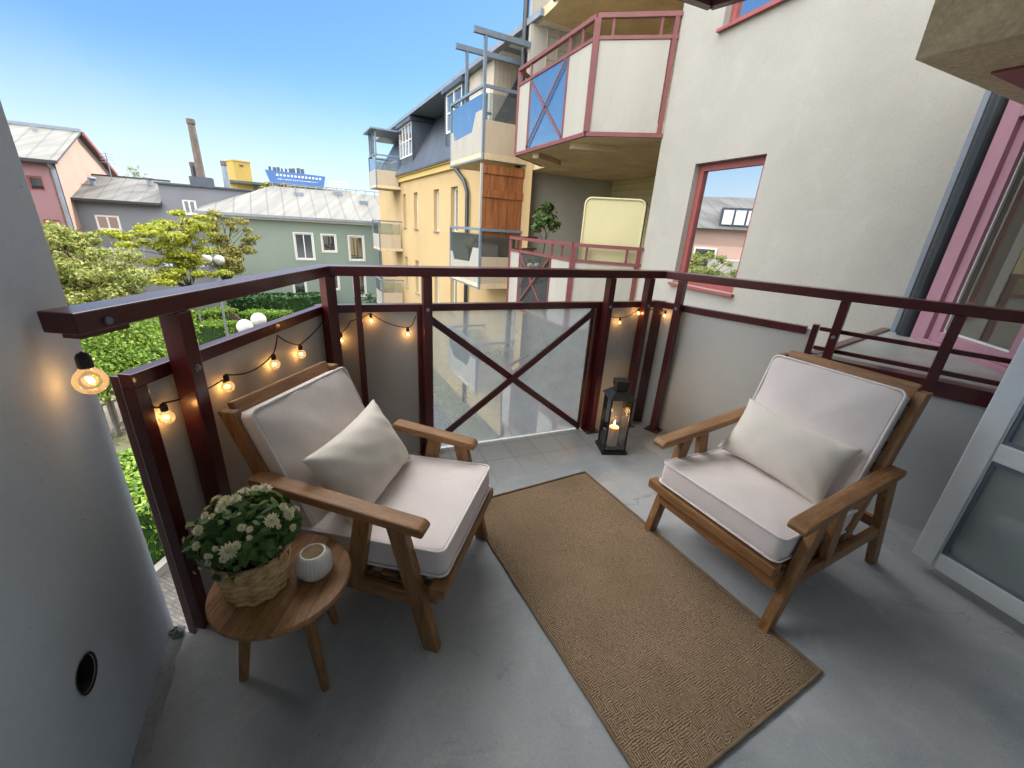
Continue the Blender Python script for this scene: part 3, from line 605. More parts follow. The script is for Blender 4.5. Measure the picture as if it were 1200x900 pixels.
m = MB(); m.hexa([p + Vector((0, 0, z)) for z in (.737, .812) for p in (cb - oC * .055, cb - oC * .055 + dC * 1.14, cb + oC * .05 + dC * 1.14, cb + oC * .05)]); m.build('edge_flashing', 'maroon', led, bevel=.004)
m = MB(); bdir = (K0 - gd * .05 - cb).normalized(); m.bar(V2(cb, .79), V2(K0 - gd * .08, .79), .05, .05); m.build('side_flashing', 'maroon', led, bevel=.003)
m = MB(); m.prism([(p.x, p.y) for p in (cb + oC * .12, K0 - gd * .12 + pd * .1, kend, cb + oC * .12 + dC * 1.1)], GZ, .748); m.build('base', 'stucco_greige', led)
blk = thing('concrete_block', 'rough beige concrete block projecting above the pink window', 'concrete block', (1.80, 2.38, 2.25))
kb = Vector((1.80, 2.385, 0)); e2 = Vector((math.cos(R_(25)), math.sin(R_(25)), 0)); e1 = Vector((math.cos(R_(-60)), math.sin(R_(-60)), 0))
M['roughconc'] = pm('rough_beige_concrete', (.78, .67, .49), .95, .18, 4, .3, 40, .9, 45, .012, stain=.5, stain_col=(.40, .33, .22), stain_scale=4)
m = MB(); m.prism([(p.x, p.y) for p in (kb, kb + e2 * 1.42, kb + e2 * 1.42 + e1 * 1.9, kb + e1 * 1.75)], 2.25, 3.35)
bo = m.build('block', 'roughconc', blk)
m = MB(); qk = kb + e2 * .42 + e1 * .12; m.prism([(p.x, p.y) for p in (qk, qk + e2 * .5, qk + e2 * .5 + e1 * 1.3, qk + e1 * 1.3)], 2.238, 2.2495); m.build('soffit_board', 'redwin', blk)

# ------------------------------------------------------------------ grey building with the red balconies
gb_ = thing('apartment_building', 'grey rendered wing at right with red-framed windows and red and white balconies', 'building', (1.78, 6.27, GZ))
FG = lambda s, d, z: G0 + gd * s + gn * d + Vector((0, 0, z))       # s toward us, d out to the street
TOPZ = 9.2
def holed_wall(m, F, s0, s1, z0, z1, holes, dep):
    """face of a wall with rectangular openings and their reveals"""
    ss = sorted({s0, s1, *[h[0] for h in holes], *[h[1] for h in holes]}); zs = sorted({z0, z1, *[h[2] for h in holes], *[h[3] for h in holes]})
    for i in range(len(ss) - 1):
        for j in range(len(zs) - 1):
            cs, cz = (ss[i] + ss[i + 1]) / 2, (zs[j] + zs[j + 1]) / 2
            if any(h[0] < cs < h[1] and h[2] < cz < h[3] for h in holes): continue
            m.add([F(ss[i], 0, zs[j]), F(ss[i + 1], 0, zs[j]), F(ss[i + 1], 0, zs[j + 1]), F(ss[i], 0, zs[j + 1])], [(0, 1, 2, 3)])
    for (a, b, c, d) in holes:
        P = [F(a, 0, c), F(b, 0, c), F(b, 0, d), F(a, 0, d)]; Q = [F(a, -dep, c), F(b, -dep, c), F(b, -dep, d), F(a, -dep, d)]
        m.add(P + Q, [(0, 1, 5, 4), (1, 2, 6, 5), (2, 3, 7, 6), (3, 0, 4, 7)])
def window(par, F, a, b, c, d, dep, fmat, pmat, fw_=.06, mull=0, sill=None, sillmat=None, trans=0, name='window'):
    m = MB(); e_ = .004
    a_, b_, c_, d_ = a + e_, b - e_, c + e_, d - e_
    m.fbox(F, a_, a_ + fw_, -dep + .01, -dep + .07, c_, d_); m.fbox(F, b_ - fw_, b_, -dep + .01, -dep + .07, c_, d_)
    m.fbox(F, a_ + fw_, b_ - fw_, -dep + .01, -dep + .07, c_, c_ + fw_); m.fbox(F, a_ + fw_, b_ - fw_, -dep + .01, -dep + .07, d_ - fw_, d_)
    for k in range(mull):
        x = a_ + (b_ - a_) * (k + 1) / (mull + 1); m.fbox(F, x - fw_ * .4, x + fw_ * .4, -dep + .012, -dep + .066, c_ + fw_, d_ - fw_)
    wo = m.build(name, fmat, par)
    m = MB(); m.fbox(F, a_ + fw_, b_ - fw_, -dep + .02, -dep + .035, c_ + fw_, d_ - fw_); m.build('pane', pmat, wo)
    if sill: m = MB(); m.fbox(F, a - .03, b + .03, -dep + .071, sill, c - .03, c - .001); m.build('sill', sillmat, wo)
    return wo
SH = 2.72
wins = [(.70, 1.66, .845 + SH * k, 2.25 + SH * k) for k in (-1, 0, 1)]
m = MB(); holed_wall(m, FG, 0, 3.26, GZ, TOPZ, wins, .16)
m.add([FG(0, 0, GZ), FG(0, -2.4, GZ), FG(0, -2.4, TOPZ), FG(0, 0, TOPZ)], [(0, 1, 2, 3)])     # return into the loggia
m.build('wall', 'stucco', gb_)
for w_ in wins:
    wo = window(gb_, FG, *w_, .15, 'redwin', 'mirrorpane', .075, sill=.05, sillmat='redwin')
# recess (loggia) wall, siding, gable end
gl = 4.58                                                # opening length
m = MB(); m.add([FG(-gl, 0, GZ), FG(-gl, -2.4, GZ), FG(-gl, -2.4, TOPZ), FG(-gl, 0, TOPZ)], [(0, 1, 2, 3)])
m.fbox(FG, -gl - .14, -gl - .004, -2.4, .02, GZ, TOPZ); m.build('recess_wall', 'stucco_greige', gb_)
m = MB(); m.add([FG(-gl, -2.4, GZ), FG(0, -2.4, GZ), FG(0, -2.4, TOPZ), FG(-gl, -2.4, TOPZ)], [(0, 1, 2, 3)]); m.build('weatherboarding', 'siding_yellow', gb_)
m = MB(); m.prism([(p.x, p.y) for p in (FG(-gl - .2, .35, 0), FG(3.3, .35, 0), FG(3.3, -9, 0), FG(-gl - .2, -9, 0))], TOPZ, TOPZ + .25); m.build('roof', 'slate', gb_)
m = MB(); m.fbox(FG, -gl - .14, 3.26, -9, -8.8, GZ, TOPZ); m.build('back_wall', 'stucco', gb_)
for zf in (.07, .07 + SH, .07 + 2 * SH, .07 - SH):
    dz = zf
    wo = window(gb_, lambda s, d, z: FG(s, d - 2.4 + .06, z), -1.6, -.62, dz + .02, dz + 2.1, .05, 'redwin', 'pane', .09)
    if zf > -1: 
        m = MB(); m.fbox(FG, -gl + .002, -.002, -2.39, -.05, zf + SH - .17, zf + SH - .006); m.build('loggia_ceiling', 'soffit', gb_)
# lattice on the upper recess wall
m = MB(); zl0, zl1 = .07 + SH + 1.0, .07 + SH + 2.4
for k in range(9):
    z = zl0 + k * .2; m.bar(FG(-gl + .02, -.3, z), FG(-gl + .02, -2.1, z), .012, .02)
for k in range(8):
    x = -.3 - k * .25; m.bar(FG(-gl + .034, x, zl0 - .05), FG(-gl + .034, x, zl1 + .25), .012, .02, (1, 0, 0))
m.build('trellis', 'beige', gb_)
# balconies
BF0 = Vector((.79, 6.45, 0)); BF1 = Vector((-.20, 8.50, 0)); BW = G0 + gn * .0; BE = FG(-gl + .9, 0, 0)
def qsheet(m, a, b, z0, z1, th):
    d = (b - a).normalized(); o = Vector((-d.y, d.x, 0)) * th / 2
    m.hexa([p + Vector((0, 0, z)) for z in (z0, z1) for p in (a - o, b - o, b + o, a + o)])
def red_balcony(zf):
    m = MB(); poly = [BW, BF0, BF1, BE]; m.prism([(p.x, p.y) for p in (BW + gd * .0, BF0, BF1, BE, FG(-gl + .9, -.05, 0), FG(0, -.05, 0))], zf - .16, zf)
    bal = m.build('balcony', 'soffit', gb_)
    for k in (.25, .75): m = MB(); m.bar(V2(lerp(BW, BE, k) + gn * .1, zf - .20), V2(lerp(BF0, BF1, k) - gn * .12, zf - .20), .12, .078); m.build('joist', 'soffit', bal)
    fd = (BF1 - BF0).normalized(); sdv = (BF0 - BW).normalized(); L = (BF1 - BF0).length; Ls = (BF0 - BW).length
    # red frame: rails, posts, edge
    m = MB(); seq = [BW, BF0, BF1, BE]
    for a, b in zip(seq, seq[1:]):
        qsheet(m, a, b, zf - .165, zf - .115, .05); qsheet(m, a, b, zf + .90, zf + .94, .04); qsheet(m, a, b, zf + 1.12, zf + 1.17, .06)
    m.build('red_rail', 'red', bal)
    def upr(P, z0, z1, w=.05): m = MB(); m.box(P.x - w / 2, P.x + w / 2, P.y - w / 2, P.y + w / 2, z0, z1); return m
    for P, w in ((BF0, .075), (BF1, .06), (BW + sdv * .05, .055)): upr(P, zf - .115, zf + 1.12, w).build('red_post', 'red', bal)
    for t in (.28, .80): upr(BF0 + fd * L * t, zf - .11, zf + 1.12, .04).build('red_post', 'red', bal)
    for t in (.14,): upr(BF0 + fd * L * t, zf + .94, zf + 1.12, .03).build('red_post', 'red', bal)
    for t in (.22, .8): upr(BW + sdv * Ls * t, zf + .94, zf + 1.12, .03).build('red_post', 'red', bal)
    for a, b in ((BF0 + fd * .05, BF0 + fd * (L * .28 - .03)), (BF0 + fd * (L * .80 + .03), BF1 - fd * .04), (BW + sdv * .09, BF0 - sdv * .05), (BE + (BF1 - BE) * .08, BF1 + (BE - BF1) * .05)):
        m = MB(); qsheet(m, a, b, zf - .11, zf + .895, .014); m.build('white_panel', 'offwhite', bal)
    a, b = BF0 + fd * (L * .28 + .025), BF0 + fd * (L * .80 - .025); m = MB(); qsheet(m, a, b, zf - .10, zf + .895, .01); m.build('glass', 'bluepane' if zf > 1 else 'clearpane', bal)
    m = MB(); o_ = Vector((fd.y, -fd.x, 0)) * -.02
    m.bar(V2(a, zf - .08) + o_, V2(b, zf + .88) + o_, .012, .03); m.bar(V2(a, zf + .88) + o_ * 1.8, V2(b, zf - .08) + o_ * 1.8, .012, .03); m.build('cross_brace', 'red', bal)
for k in (1, 0, -1): red_balcony(.07 + SH * k)
m = MB(); z3 = .07 + 2 * SH - .16; m.prism([(p.x, p.y) for p in (BW, BF0, BF1, BE)], z3, z3 + .16); m.build('balcony', 'offwhite', gb_)
# drainpipe and flashing in the inner corner
m = MB(); m.tube([Vector((3.008, 3.15, z)) for z in (.802, 2.2, TOPZ)], .052, 20); m.build('drainpipe', 'darkmetal', gb_, smooth=False)
m = MB(); m.fbox(FG, 3.222, 3.255, .002, .03, .80, TOPZ); m.build('corner_flashing', 'bluegreymetal', gb_)
# dark pipe where the grey and the yellow house meet
m = MB(); pp = FG(-gl - .27, .09, 0); m.tube([V2(pp, z) for z in (GZ, 0, TOPZ)], .06, 14); m.build('drainpipe', 'darkmetal', gb_)
m = MB(); m.fbox(FG, -gl - .14, -gl - .03, .022, .05, GZ, TOPZ); m.build('corner_trim', 'offwhite', gb_)

# bay with the pink window
FP = lambda s, d, z: K0 + pd * s + pn * d + Vector((0, 0, z))
bay = thing('bay_window', 'tall pink-framed window of the angled bay at far right', 'window', tuple(K0))
m = MB(); m.fbox(FP, 0, .19, -.25, -.001, -.2, 2.6); m.fbox(FP, .19, 2.6, -.25, -.03, -.2, .775); m.fbox(FP, .19, 2.6, -.25, -.03, 2.36, 2.6); m.fbox(FP, 2.35, 2.6, -.25, -.03, .775, 2.36); m.build('wall', 'stucco_greige', bay)
m = MB(); f0, f1 = .2, 2.34
m.fbox(FP, f0, f0 + .15, -.1, .015, .78, 2.355); m.fbox(FP, f1 - .15, f1, -.1, .015, .78, 2.355); m.fbox(FP, f0 + .15, f1 - .15, -.1, .015, .78, .83); m.fbox(FP, f0 + .15, f1 - .15, -.1, .015, 2.2, 2.355); m.build('frame', 'pink', bay, bevel=.004)
for a, b in ((.352, 1.12), (1.125, 2.188)):
    m = MB(); k = .085; m.fbox(FP, a, a + k, -.09, -.01, .832, 2.198); m.fbox(FP, b - k, b, -.09, -.01, .832, 2.198); m.fbox(FP, a + k, b - k, -.09, -.01, .832, .9); m.fbox(FP, a + k, b - k, -.09, -.01, 2.12, 2.198)
    so_ = m.build('sash', 'pink', bay, bevel=.004)
    m = MB(); m.fbox(FP, a + k + .001, b - k - .001, -.055, -.045, .901, 2.119); m.build('pane', 'baypane', so_)
    m = MB(); 
    for x in (a + k, b - k - .014): m.fbox(FP, x + .001, x + .013, -.043, -.03, .902, 2.118)
    m.fbox(FP, a + k + .014, b - k - .014, -.043, -.03, .902, .914); m.build('glazing_bead', 'white', so_)
m = MB(); K = 60; vs = []
for i in range(K + 1):
    s_ = .44 + .52 * i / K; dd = -.16 + .028 * math.sin(i * .9) + .010 * math.sin(i * 2.3); vs += [FP(s_, dd, .80), FP(s_, dd, 2.3)]
m.add(vs, [(2 * i, 2 * i + 2, 2 * i + 3, 2 * i + 1) for i in range(K)]); M['curtain'] = pm('cream_curtain', (.80, .74, .60), .9, .05, 3, .05, 100, .1)
m.build('curtain', 'curtain', bay, smooth=True, recalc=False)
m = MB(); m.fbox(FP, -.1, 2.7, -1.6, -1.5, 0, 2.6); m.fbox(FP, .3, 2.3, -1.5, -.4, -.1, -.02); m.build('room_wall', 'cream', bay)

# ------------------------------------------------------------------ yellow house with the blue balconies
O_ = Vector((0, 10.46, 0)); ys = Vector((math.cos(R_(119)), math.sin(R_(119)), 0)); yd = Vector((-math.sin(R_(119)), math.cos(R_(119)), 0))
FY = lambda s, d, z: O_ + ys * s + yd * d + Vector((0, 0, z))
yh = thing('apartment_building', 'long yellow house with a dark mansard roof and blue-framed balconies', 'building', tuple(FY(6, -3, GZ)))
EV = 3.3
narrow = []
for z0, z1 in ((1.1, 2.52), (1.1 - SH, 2.52 - SH)):
    for s0, s1 in ((4.35, 5.0), (6.25, 6.85), (9.0, 9.6), (10.95, 11.45)): narrow.append((s0, s1, z0, z1))
m = MB(); holed_wall(m, FY, -.32, 17, GZ, EV, narrow, .22); m.build('wall', 'yellow', yh)
for h in narrow: window(yh, FY, *h, .21, 'white', 'pane', .07, sill=.06, sillmat='bluegreymetal')
m = MB(); m.fbox(FY, 2.3, 17, .003, .10, EV - .28, EV - .10); m.fbox(FY, 2.3, 17, .003, .17, EV - .097, EV - .002); m.build('cornice', 'yellow_trim', yh, bevel=.02)
# mansard
m = MB(); m.add([FY(2.2, .24, EV), FY(17.2, .24, EV), FY(17.2, -1.0, 5.34), FY(2.2, -1.0, 5.34), FY(2.2, .24, EV - .05), FY(17.2, .24, EV - .05), FY(17.2, -1.1, EV - .05), FY(2.2, -1.1, EV - .05)],
                 [(0, 1, 2, 3), (0, 4, 5, 1), (4, 7, 6, 5), (0, 3, 7, 4), (1, 5, 6, 2), (2, 6, 7, 3)]); m.build('roof', 'slate', yh)
m = MB(); m.fbox(FY, -.32, 17.3, -5, .06, 5.35, 5.47); m.fbox(FY, -.32, 17.3, -5, -.6, 5.47, 5.62); rf = m.build('roof', 'bluegreymetal', yh)
m = MB(); m.fbox(FY, -.30, 17, -5, -1.06, EV, 5.345); m.fbox(FY, -.30, 2.2, -1.06, -1.0, EV - .6, 5.345); m.build('attic_wall', 'siding_grey', yh)
m = MB()
for a, d in ((-.2, -.1), (.75, -.1), (1.7, -.1)): m.fbox(FY, a, a + .62, d - .75, d, 5.330, 5.3488)
m.build('skylight', 'white', yh)
m = MB()
for k in range(18): m.bar(FY(2.5 + k * .8, -.4, 5.63), FY(2.5 + k * .8, -.4, 5.80), .03, .03, (1, 0, 0))
m.build('roof_rail', 'blue', yh)
def dormer(s0, s1, z0, z1, panes):
    m = MB(); m.fbox(FY, s0, s0 + .1, -1.0, 0, z0 - .3, z1); m.fbox(FY, s1 - .1, s1, -1.0, 0, z0 - .3, z1); m.fbox(FY, s0 + .1, s1 - .1, -.9, -.02, z0 - .35, z0 - .002); m.fbox(FY, s0 - .08, s1 + .08, -1.0, .1, z1, z1 + .13); d_ = m.build('dormer', 'slate', yh)
    m = MB(); k = .06; a, b = s0 + .11, s1 - .11
    m.fbox(FY, a, b, -.06, -.004, z0, z0 + k); m.fbox(FY, a, b, -.06, -.004, z1 - k, z1 - .002)
    for i in range(panes + 1): x = a + (b - a - k) * i / panes; m.fbox(FY, x, x + k, -.058, -.002, z0 + k, z1 - k)
    m.fbox(FY, a + k, b - k, -.05, -.015, (z0 + z1) / 2 - .02, (z0 + z1) / 2 + .02)
    m.build('window_frame', 'white', d_)
    m = MB(); m.fbox(FY, a + .01, b - .01, -.045, -.035, z0 + .01, z1 - .01); m.build('pane', 'pane', d_)
dormer(9.6, 11.9, 3.95, 5.15, 4); dormer(4.0, 5.6, 4.1, 5.2, 2)
# low long dormer behind the near blue balcony
m = MB(); m.fbox(FY, 2.25, 3.9, -.95, -.15, 3.5, 5.34); dd_ = m.build('dormer', 'siding_grey', yh)
m = MB(); m.fbox(FY, 2.4, 3.75, -.148, -.12, 3.95, 4.75); m.build('window_frame', 'white', dd_)
m = MB(); m.fbox(FY, 2.5, 3.65, -.119, -.11, 4.05, 4.65); m.build('pane', 'pane', dd_)
# bent downpipe
m = MB(); m.tube([FY(4.3, .10, EV - .1), FY(4.2, .12, 2.95), FY(3.5, .13, 2.62), FY(3.3, .10, 2.3), FY(3.3, .09, 0), FY(3.3, .09, GZ)], .06, 12); m.build('drainpipe', 'darkmetal', yh, smooth=True)
def blue_balcony(s0, s1, zf, pergola=False, screen=False, near=True):
    D = 1.1
    m = MB(); m.fbox(FY, s0, s1, .004, D, zf - .12, zf); bal = m.build('balcony', 'soffit', yh)
    # front board with its stepped top edge
    if near: prof = [(s1 - .03, zf), (s1 - .03, zf + .62), (s1 - .18, zf + .62), (s1 - .30, zf + .42), (s0 + .62, zf + .46), (s0 + .42, zf + .80), (s0 + .03, zf + .80), (s0 + .03, zf)]
    else: prof = [(s1 - .03, zf), (s1 - .03, zf + .62), (s0 + .03, zf + .62), (s0 + .03, zf)]
    m = MB(); m.extr([FY(a, D - .02, z) for a, z in prof], yd * .014); m.build('front_board', 'offwhite', bal)
    m = MB(); m.fbox(FY, s0 + .03, s1 - .03, D - .03, D - .022, zf + .35, zf + 1.1); m.build('front_glass', 'bluepane' if zf > 1 else 'clearpane', bal)
    for s_ in (s0 + .01, s1 - .02):
        m = MB(); m.fbox(FY, s_, s_ + .012, .1, D - .04, zf - .1, zf + .62); m.build('side_board', 'beige', bal)
        m = MB(); m.fbox(FY, s_ + .001, s_ + .009, .1, D - .04, zf + .62, zf + 1.1); m.build('side_glass', 'clearpane', bal)
    m = MB(); k = .05
    for s_ in (s0, s1 - k):
        m.fbox(FY, s_, s_ + k, D - k, D + .006, zf - .13, zf + 1.25); m.fbox(FY, s_ + .003, s_ + k - .003, .01, D - k, zf + 1.18, zf + 1.24); m.fbox(FY, s_ + .002, s_ + k - .002, .01, D - k, zf - .125, zf - .09)
    m.fbox(FY, s0 + k, s1 - k, D - k + .002, D + .004, zf + 1.19, zf + 1.248); m.fbox(FY, s0 + k, s1 - k, D - k + .002, D + .004, zf - .128, zf - .085)
    m.build('blue_frame', 'blue', bal, bevel=.004)
    if pergola:
        m = MB()
        for s_ in (s0 + .1, s0 + 1.1): m.fbox(FY, s_, s_ + .06, D - .09, D - .03, zf + 1.1, 4.93); m.fbox(FY, s_ - .01, s_ + .07, -1.0, D + .2, 4.932, 5.03)
        m.build('pergola', 'blue', bal)
    if screen:
        m = MB(); m.fbox(FY, s0 + .07, s0 + .11, .01, D - .06, zf + .01, zf + SH - .15)
        sc = m.build('timber_screen', 'woodscreen', bal)
        m = MB(); m.fbox(FY, s0 + .045, s0 + .069, .01, D - .06, zf + 1.9, zf + 2.06); m.build('screen_rail', 'woodscreen', sc); m = MB(); m.fbox(FY, s0 + .045, s0 + .069, .01, D - .06, zf + 2.38, zf + 2.54); m.build('screen_rail', 'woodscreen', sc)
        m = MB(); m.fbox(FY, s0 + .06, s0 + .12, D - .058, D - .052 + .05 * 0 + .04, zf + 1.26, zf + SH - .15); m.build('screen_post', 'offwhite', sc)
    return bal
blue_balcony(-.03, 2.0, 2.86, pergola=True); blue_balcony(-.03, 2.0, .10, screen=True); blue_balcony(-.03, 2.0, .10 - SH)
for k in (1, 0, -1, -2):
    b_ = blue_balcony(11.75, 13.35, .12 + SH * k, near=False)
m = MB()
for s_ in (11.8, 12.3, 12.9, 13.25): m.fbox(FY, s_, s_ + .05, 1.0, 1.06, 4.0, 5.0)
m.fbox(FY, 11.6, 13.5, -.1, 1.25, 5.0, 5.06)
for k in range(7): m.bar(FY(12.3 + k * .09, 1.03, 4.1), FY(12.3 + min(k * .09 + .4, .6), 1.03, min(4.9, 4.1 + (.6 - k * .09) * 1.6)), .02, .02); m.bar(FY(12.9 - k * .09, 1.045, 4.1), FY(12.9 - min(k * .09 + .4, .6), 1.045, min(4.9, 4.1 + (.6 - k * .09) * 1.6)), .02, .02)
m.build('pergola', 'blue', yh)

# ------------------------------------------------------------------ things on the neighbours' balconies
m = MB(); zt_ = .07; sv = (BF0 - BW).normalized(); nrm = Vector((-sv.y, sv.x, 0)) if (Vector((-sv.y, sv.x, 0))).dot(Vector((0, 1, 0))) > 0 else Vector((sv.y, -sv.x, 0))
a = BW + sv * .06 + nrm * .10; b = BF0 - sv * .10 + nrm * .10; Lq = (b - a).length; pts = []
z0, z1, rr = zt_ + .78, zt_ + 1.80, .09
for (cx, cz, t0) in ((Lq - rr, z0 + rr, -90), (Lq - rr, z1 - rr, 0), (rr, z1 - rr, 90), (rr, z0 + rr, 180)):
    for k in range(7): th = R_(t0 + 15 * k); pts.append(a + (b - a).normalized() * (cx + rr * math.cos(th)) + Vector((0, 0, cz + rr * math.sin(th))))
m.extr(pts, nrm * .05)
scr = thing('balcony_screen', 'pale yellow rounded canvas screen standing inside the neighbour\'s red balcony', 'screen', tuple(a + Vector((0, 0, zt_))))
m.build('canvas', 'cream', scr, bevel=.012, seg=3)
m = MB(); m.tube([p - nrm * .004 for p in pts], .014, 8, closed=True); m.build('hem', 'cream', scr)
m = MB(); m.tube([V2(p, zt_) + nrm * .06 for p in (a - sv * .02,)] + [V2(a - sv * .02, zt_ + 1.78) + nrm * .06], .012, 8); m.tube([V2(b + sv * .02, zt_) + nrm * .06, V2(b + sv * .02, zt_ + .9) + nrm * .06], .012, 8); m.build('support_pole', 'darkmetal', scr)

def leaves(m, blobs, n, size, rnd, shell=.55, flat=.3, elong=1.7):
    tot = sum(b[1][0] * b[1][1] * b[1][2] for b in blobs) if False else sum((b[1][0] * b[1][1] * b[1][2]) ** .67 for b in blobs)
    for c, rad in blobs:
        c = Vector(c); k = int(n * (rad[0] * rad[1] * rad[2]) ** .67 / tot)
        for _ in range(k):
            d = Vector((rnd.gauss(0, 1), rnd.gauss(0, 1), rnd.gauss(0, 1))).normalized(); q = shell + (1 - shell) * rnd.random() ** .6 if rnd.random() < .75 else rnd.random()
            q *= rnd.uniform(.82, 1.12)
            p = c + Vector((d.x * rad[0], d.y * rad[1], d.z * rad[2])) * q
            nn = (d + Vector((rnd.uniform(-1, 1), rnd.uniform(-1, 1), rnd.uniform(-.4, 1.2))) * 1.1).normalized()
            t = nn.cross(Vector((rnd.uniform(-1, 1), rnd.uniform(-1, 1), rnd.uniform(-1, 1)))).normalized(); u = nn.cross(t)
            s = size * rnd.uniform(.6, 1.25); l = s * elong
            m.add([p - t * s * .5, p + u * l * .5 - nn * s * .12, p + t * s * .5, p - u * l * .5 - nn * s * .12], [(0, 1, 2, 3)])
    return m
pt = FG(-gl + 1.55, .35, 0) ; ptz = .07
pt = at(634, 290, 1.15); 
pot = thing('potted_tree', 'small standard bay tree on a thin stem behind the neighbour\'s red railing', 'plant', (0.02, 8.55, ptz))
px, py = atd(640, 262, 8.6).x, atd(640, 262, 8.6).y
pot.location = (px, py, ptz)
m = MB(); m.lathe([(.10, 0), (.13, .2), (.145, .27), (.145, .3), (.125, .3), (.12, .26)], (px, py, ptz), 20); m.build('pot', 'timberdark', pot)
m = MB(); m.tube([(px, py, ptz + .26), (px - .02, py, ptz + .7), (px + .02, py + .02, ptz + 1.25), (px - .06, py, ptz + 1.5)], [.016, .014, .012, .006], 6); m.tube([(px + .01, py + .01, ptz + 1.1), (px + .1, py, ptz + 1.4)], [.009, .004], 5); m.tube([(px, py, ptz + 1.05), (px - .16, py, ptz + 1.35)], [.009, .004], 5); m.build('stem', 'barkbrown', pot)
m = leaves(MB(), [((px - .03, py, ptz + 1.55), (.24, .24, .22)), ((px - .20, py, ptz + 1.38), (.14, .14, .12)), ((px + .15, py, ptz + 1.42), (.15, .15, .14)), ((px + .02, py, ptz + 1.72), (.14, .14, .12))], 420, .06, random.Random(4), .4); m.build('crown', 'leaf_laurel', pot, recalc=False)

# ------------------------------------------------------------------ houses closing the courtyard
g_o = Vector((math.cos(R_(119)), math.sin(R_(119)), 0)); g_u = Vector((math.cos(R_(29)), math.sin(R_(29)), 0))
def FE(D): return lambda a, d, z: g_o * (D - d) + g_u * a + Vector((0, 0, z))
F28 = FE(28)
gh = thing('house', 'sage green rendered house with a pale seamed metal roof', 'house', tuple(F28(1, -4, GZ)))
gw_ = [(.55, 1.5, -1.08, .36), (2.0, 2.75, -.61, .34), (3.5, 4.35, -1.08, .32), (2.1, 2.72, -2.86, -1.97), (.2, .85, -3.3, -2.0), (3.6, 4.3, -3.3, -2.0)]
m = MB(); holed_wall(m, F28, -3.6, 9, GZ, 1.22, gw_, .12); m.fbox(F28, -3.6, 9, -8, -.3, GZ, 1.2); m.build('wall', 'green', gh)
for i, h in enumerate(gw_): window(gh, F28, *h, .11, 'white', 'pane', .065, mull=1 if i == 0 else 0, sill=.03, sillmat='white')
for h in gw_:
    m = MB(); k = .06; F = F28
    m.fbox(F, h[0] - k, h[0] - .001, .003, .03, h[2] - k, h[3] + k); m.fbox(F, h[1] + .001, h[1] + k, .003, .03, h[2] - k, h[3] + k); m.fbox(F, h[0], h[1], .003, .03, h[3] + .001, h[3] + k); m.fbox(F, h[0], h[1], .003, .029, h[2] - k, h[2] - .035); m.build('window_surround', 'white', gh)
m = MB(); m.add([F28(-3.9, .35, 1.25), F28(9, .35, 1.25), F28(9, -3.4, 2.9), F28(-.3, -3.4, 2.9), F28(-3.9, -3.4, 1.6), F28(-3.9, .35, 1.15), F28(9, .35, 1.15), F28(9, -3.4, 1.15), F28(-3.9, -3.4, 1.15), F28(-.3, -3.4, 1.15)],
                 [(0, 1, 2, 3), (0, 3, 4), (0, 5, 6, 1), (1, 6, 7, 2), (2, 7, 9, 3), (3, 9, 8, 4), (0, 4, 8, 5), (5, 8, 9, 7, 6)]); m.build('roof', 'zinc', gh)
m = MB(); m.fbox(F28, -3.9, 9, .36, .46, 1.12, 1.24); m.build('gutter', 'bluegreymetal', gh)
m = MB(); m.fbox(F28, -3.7, 9, .003, .2, 1.0, 1.14); m.build('eaves_board', 'white', gh)
m = MB()
for k in range(14): m.bar(F28(-.2 + k * .6, -3.3, 2.9), F28(-.2 + k * .6, -3.3, 3.08), .04, .04, (1, 0, 0))
m.bar(F28(-.3, -3.3, 3.09), F28(9, -3.3, 3.09), .04, .04); m.build('roof_rail', 'bluegreymetal', gh)

F31 = FE(31)
bh = thing('house', 'blue-grey house with a weathered sloping roof behind the yellow tree', 'house', tuple(F31(-6, -3, GZ)))
bwn = [(-8.75, -7.75, -.02, .75), (-8.75, -8.05, -1.8, -.93), (-4.85, -4.2, 1.0, 1.8)]
m = MB(); holed_wall(m, F31, -9.5, -5.75, GZ, 1.47, bwn[:2], .12); holed_wall(m, F31, -5.75, -1.0, GZ, 2.5, bwn[2:], .12); m.fbox(F31, -9.5, -1.0, -6, -.3, GZ, 1.45); m.fbox(F31, -5.74, -1.0, -5, -.3, 1.45, 2.48); m.build('wall', 'greyblue', bh)
for h, mu in zip(bwn, (1, 1, 1)): window(bh, F31, *h, .11, 'white', 'pane', .1, mull=mu, sill=.05, sillmat='white')
m = MB(); m.add([F31(-9.4, .3, 1.5), F31(-5.76, .3, 1.5), F31(-5.76, -3.5, 2.78), F31(-9.4, -3.5, 2.78), F31(-9.4, .3, 1.4), F31(-5.76, .3, 1.4), F31(-5.76, -3.5, 1.46), F31(-9.4, -3.5, 1.46)], [(0, 1, 2, 3), (4, 7, 6, 5), (0, 4, 5, 1), (1, 5, 6, 2), (2, 6, 7, 3), (3, 7, 4, 0)]); m.build('roof', 'zincold', bh)
m = MB(); m.fbox(F31, -9.4, -5.76, .3, .4, 1.38, 1.5); m.build('gutter', 'darkmetal', bh)
m = MB(); m.fbox(F31, -9.4, -5.76, -3.6, -3.5, 2.74, 2.86); m.build('ridge_cap', 'darkmetal', bh)
m = MB(); m.fbox(F31, -5.9, -.95, -5, .15, 2.5, 2.58); m.build('flat_roof', 'slate', bh)
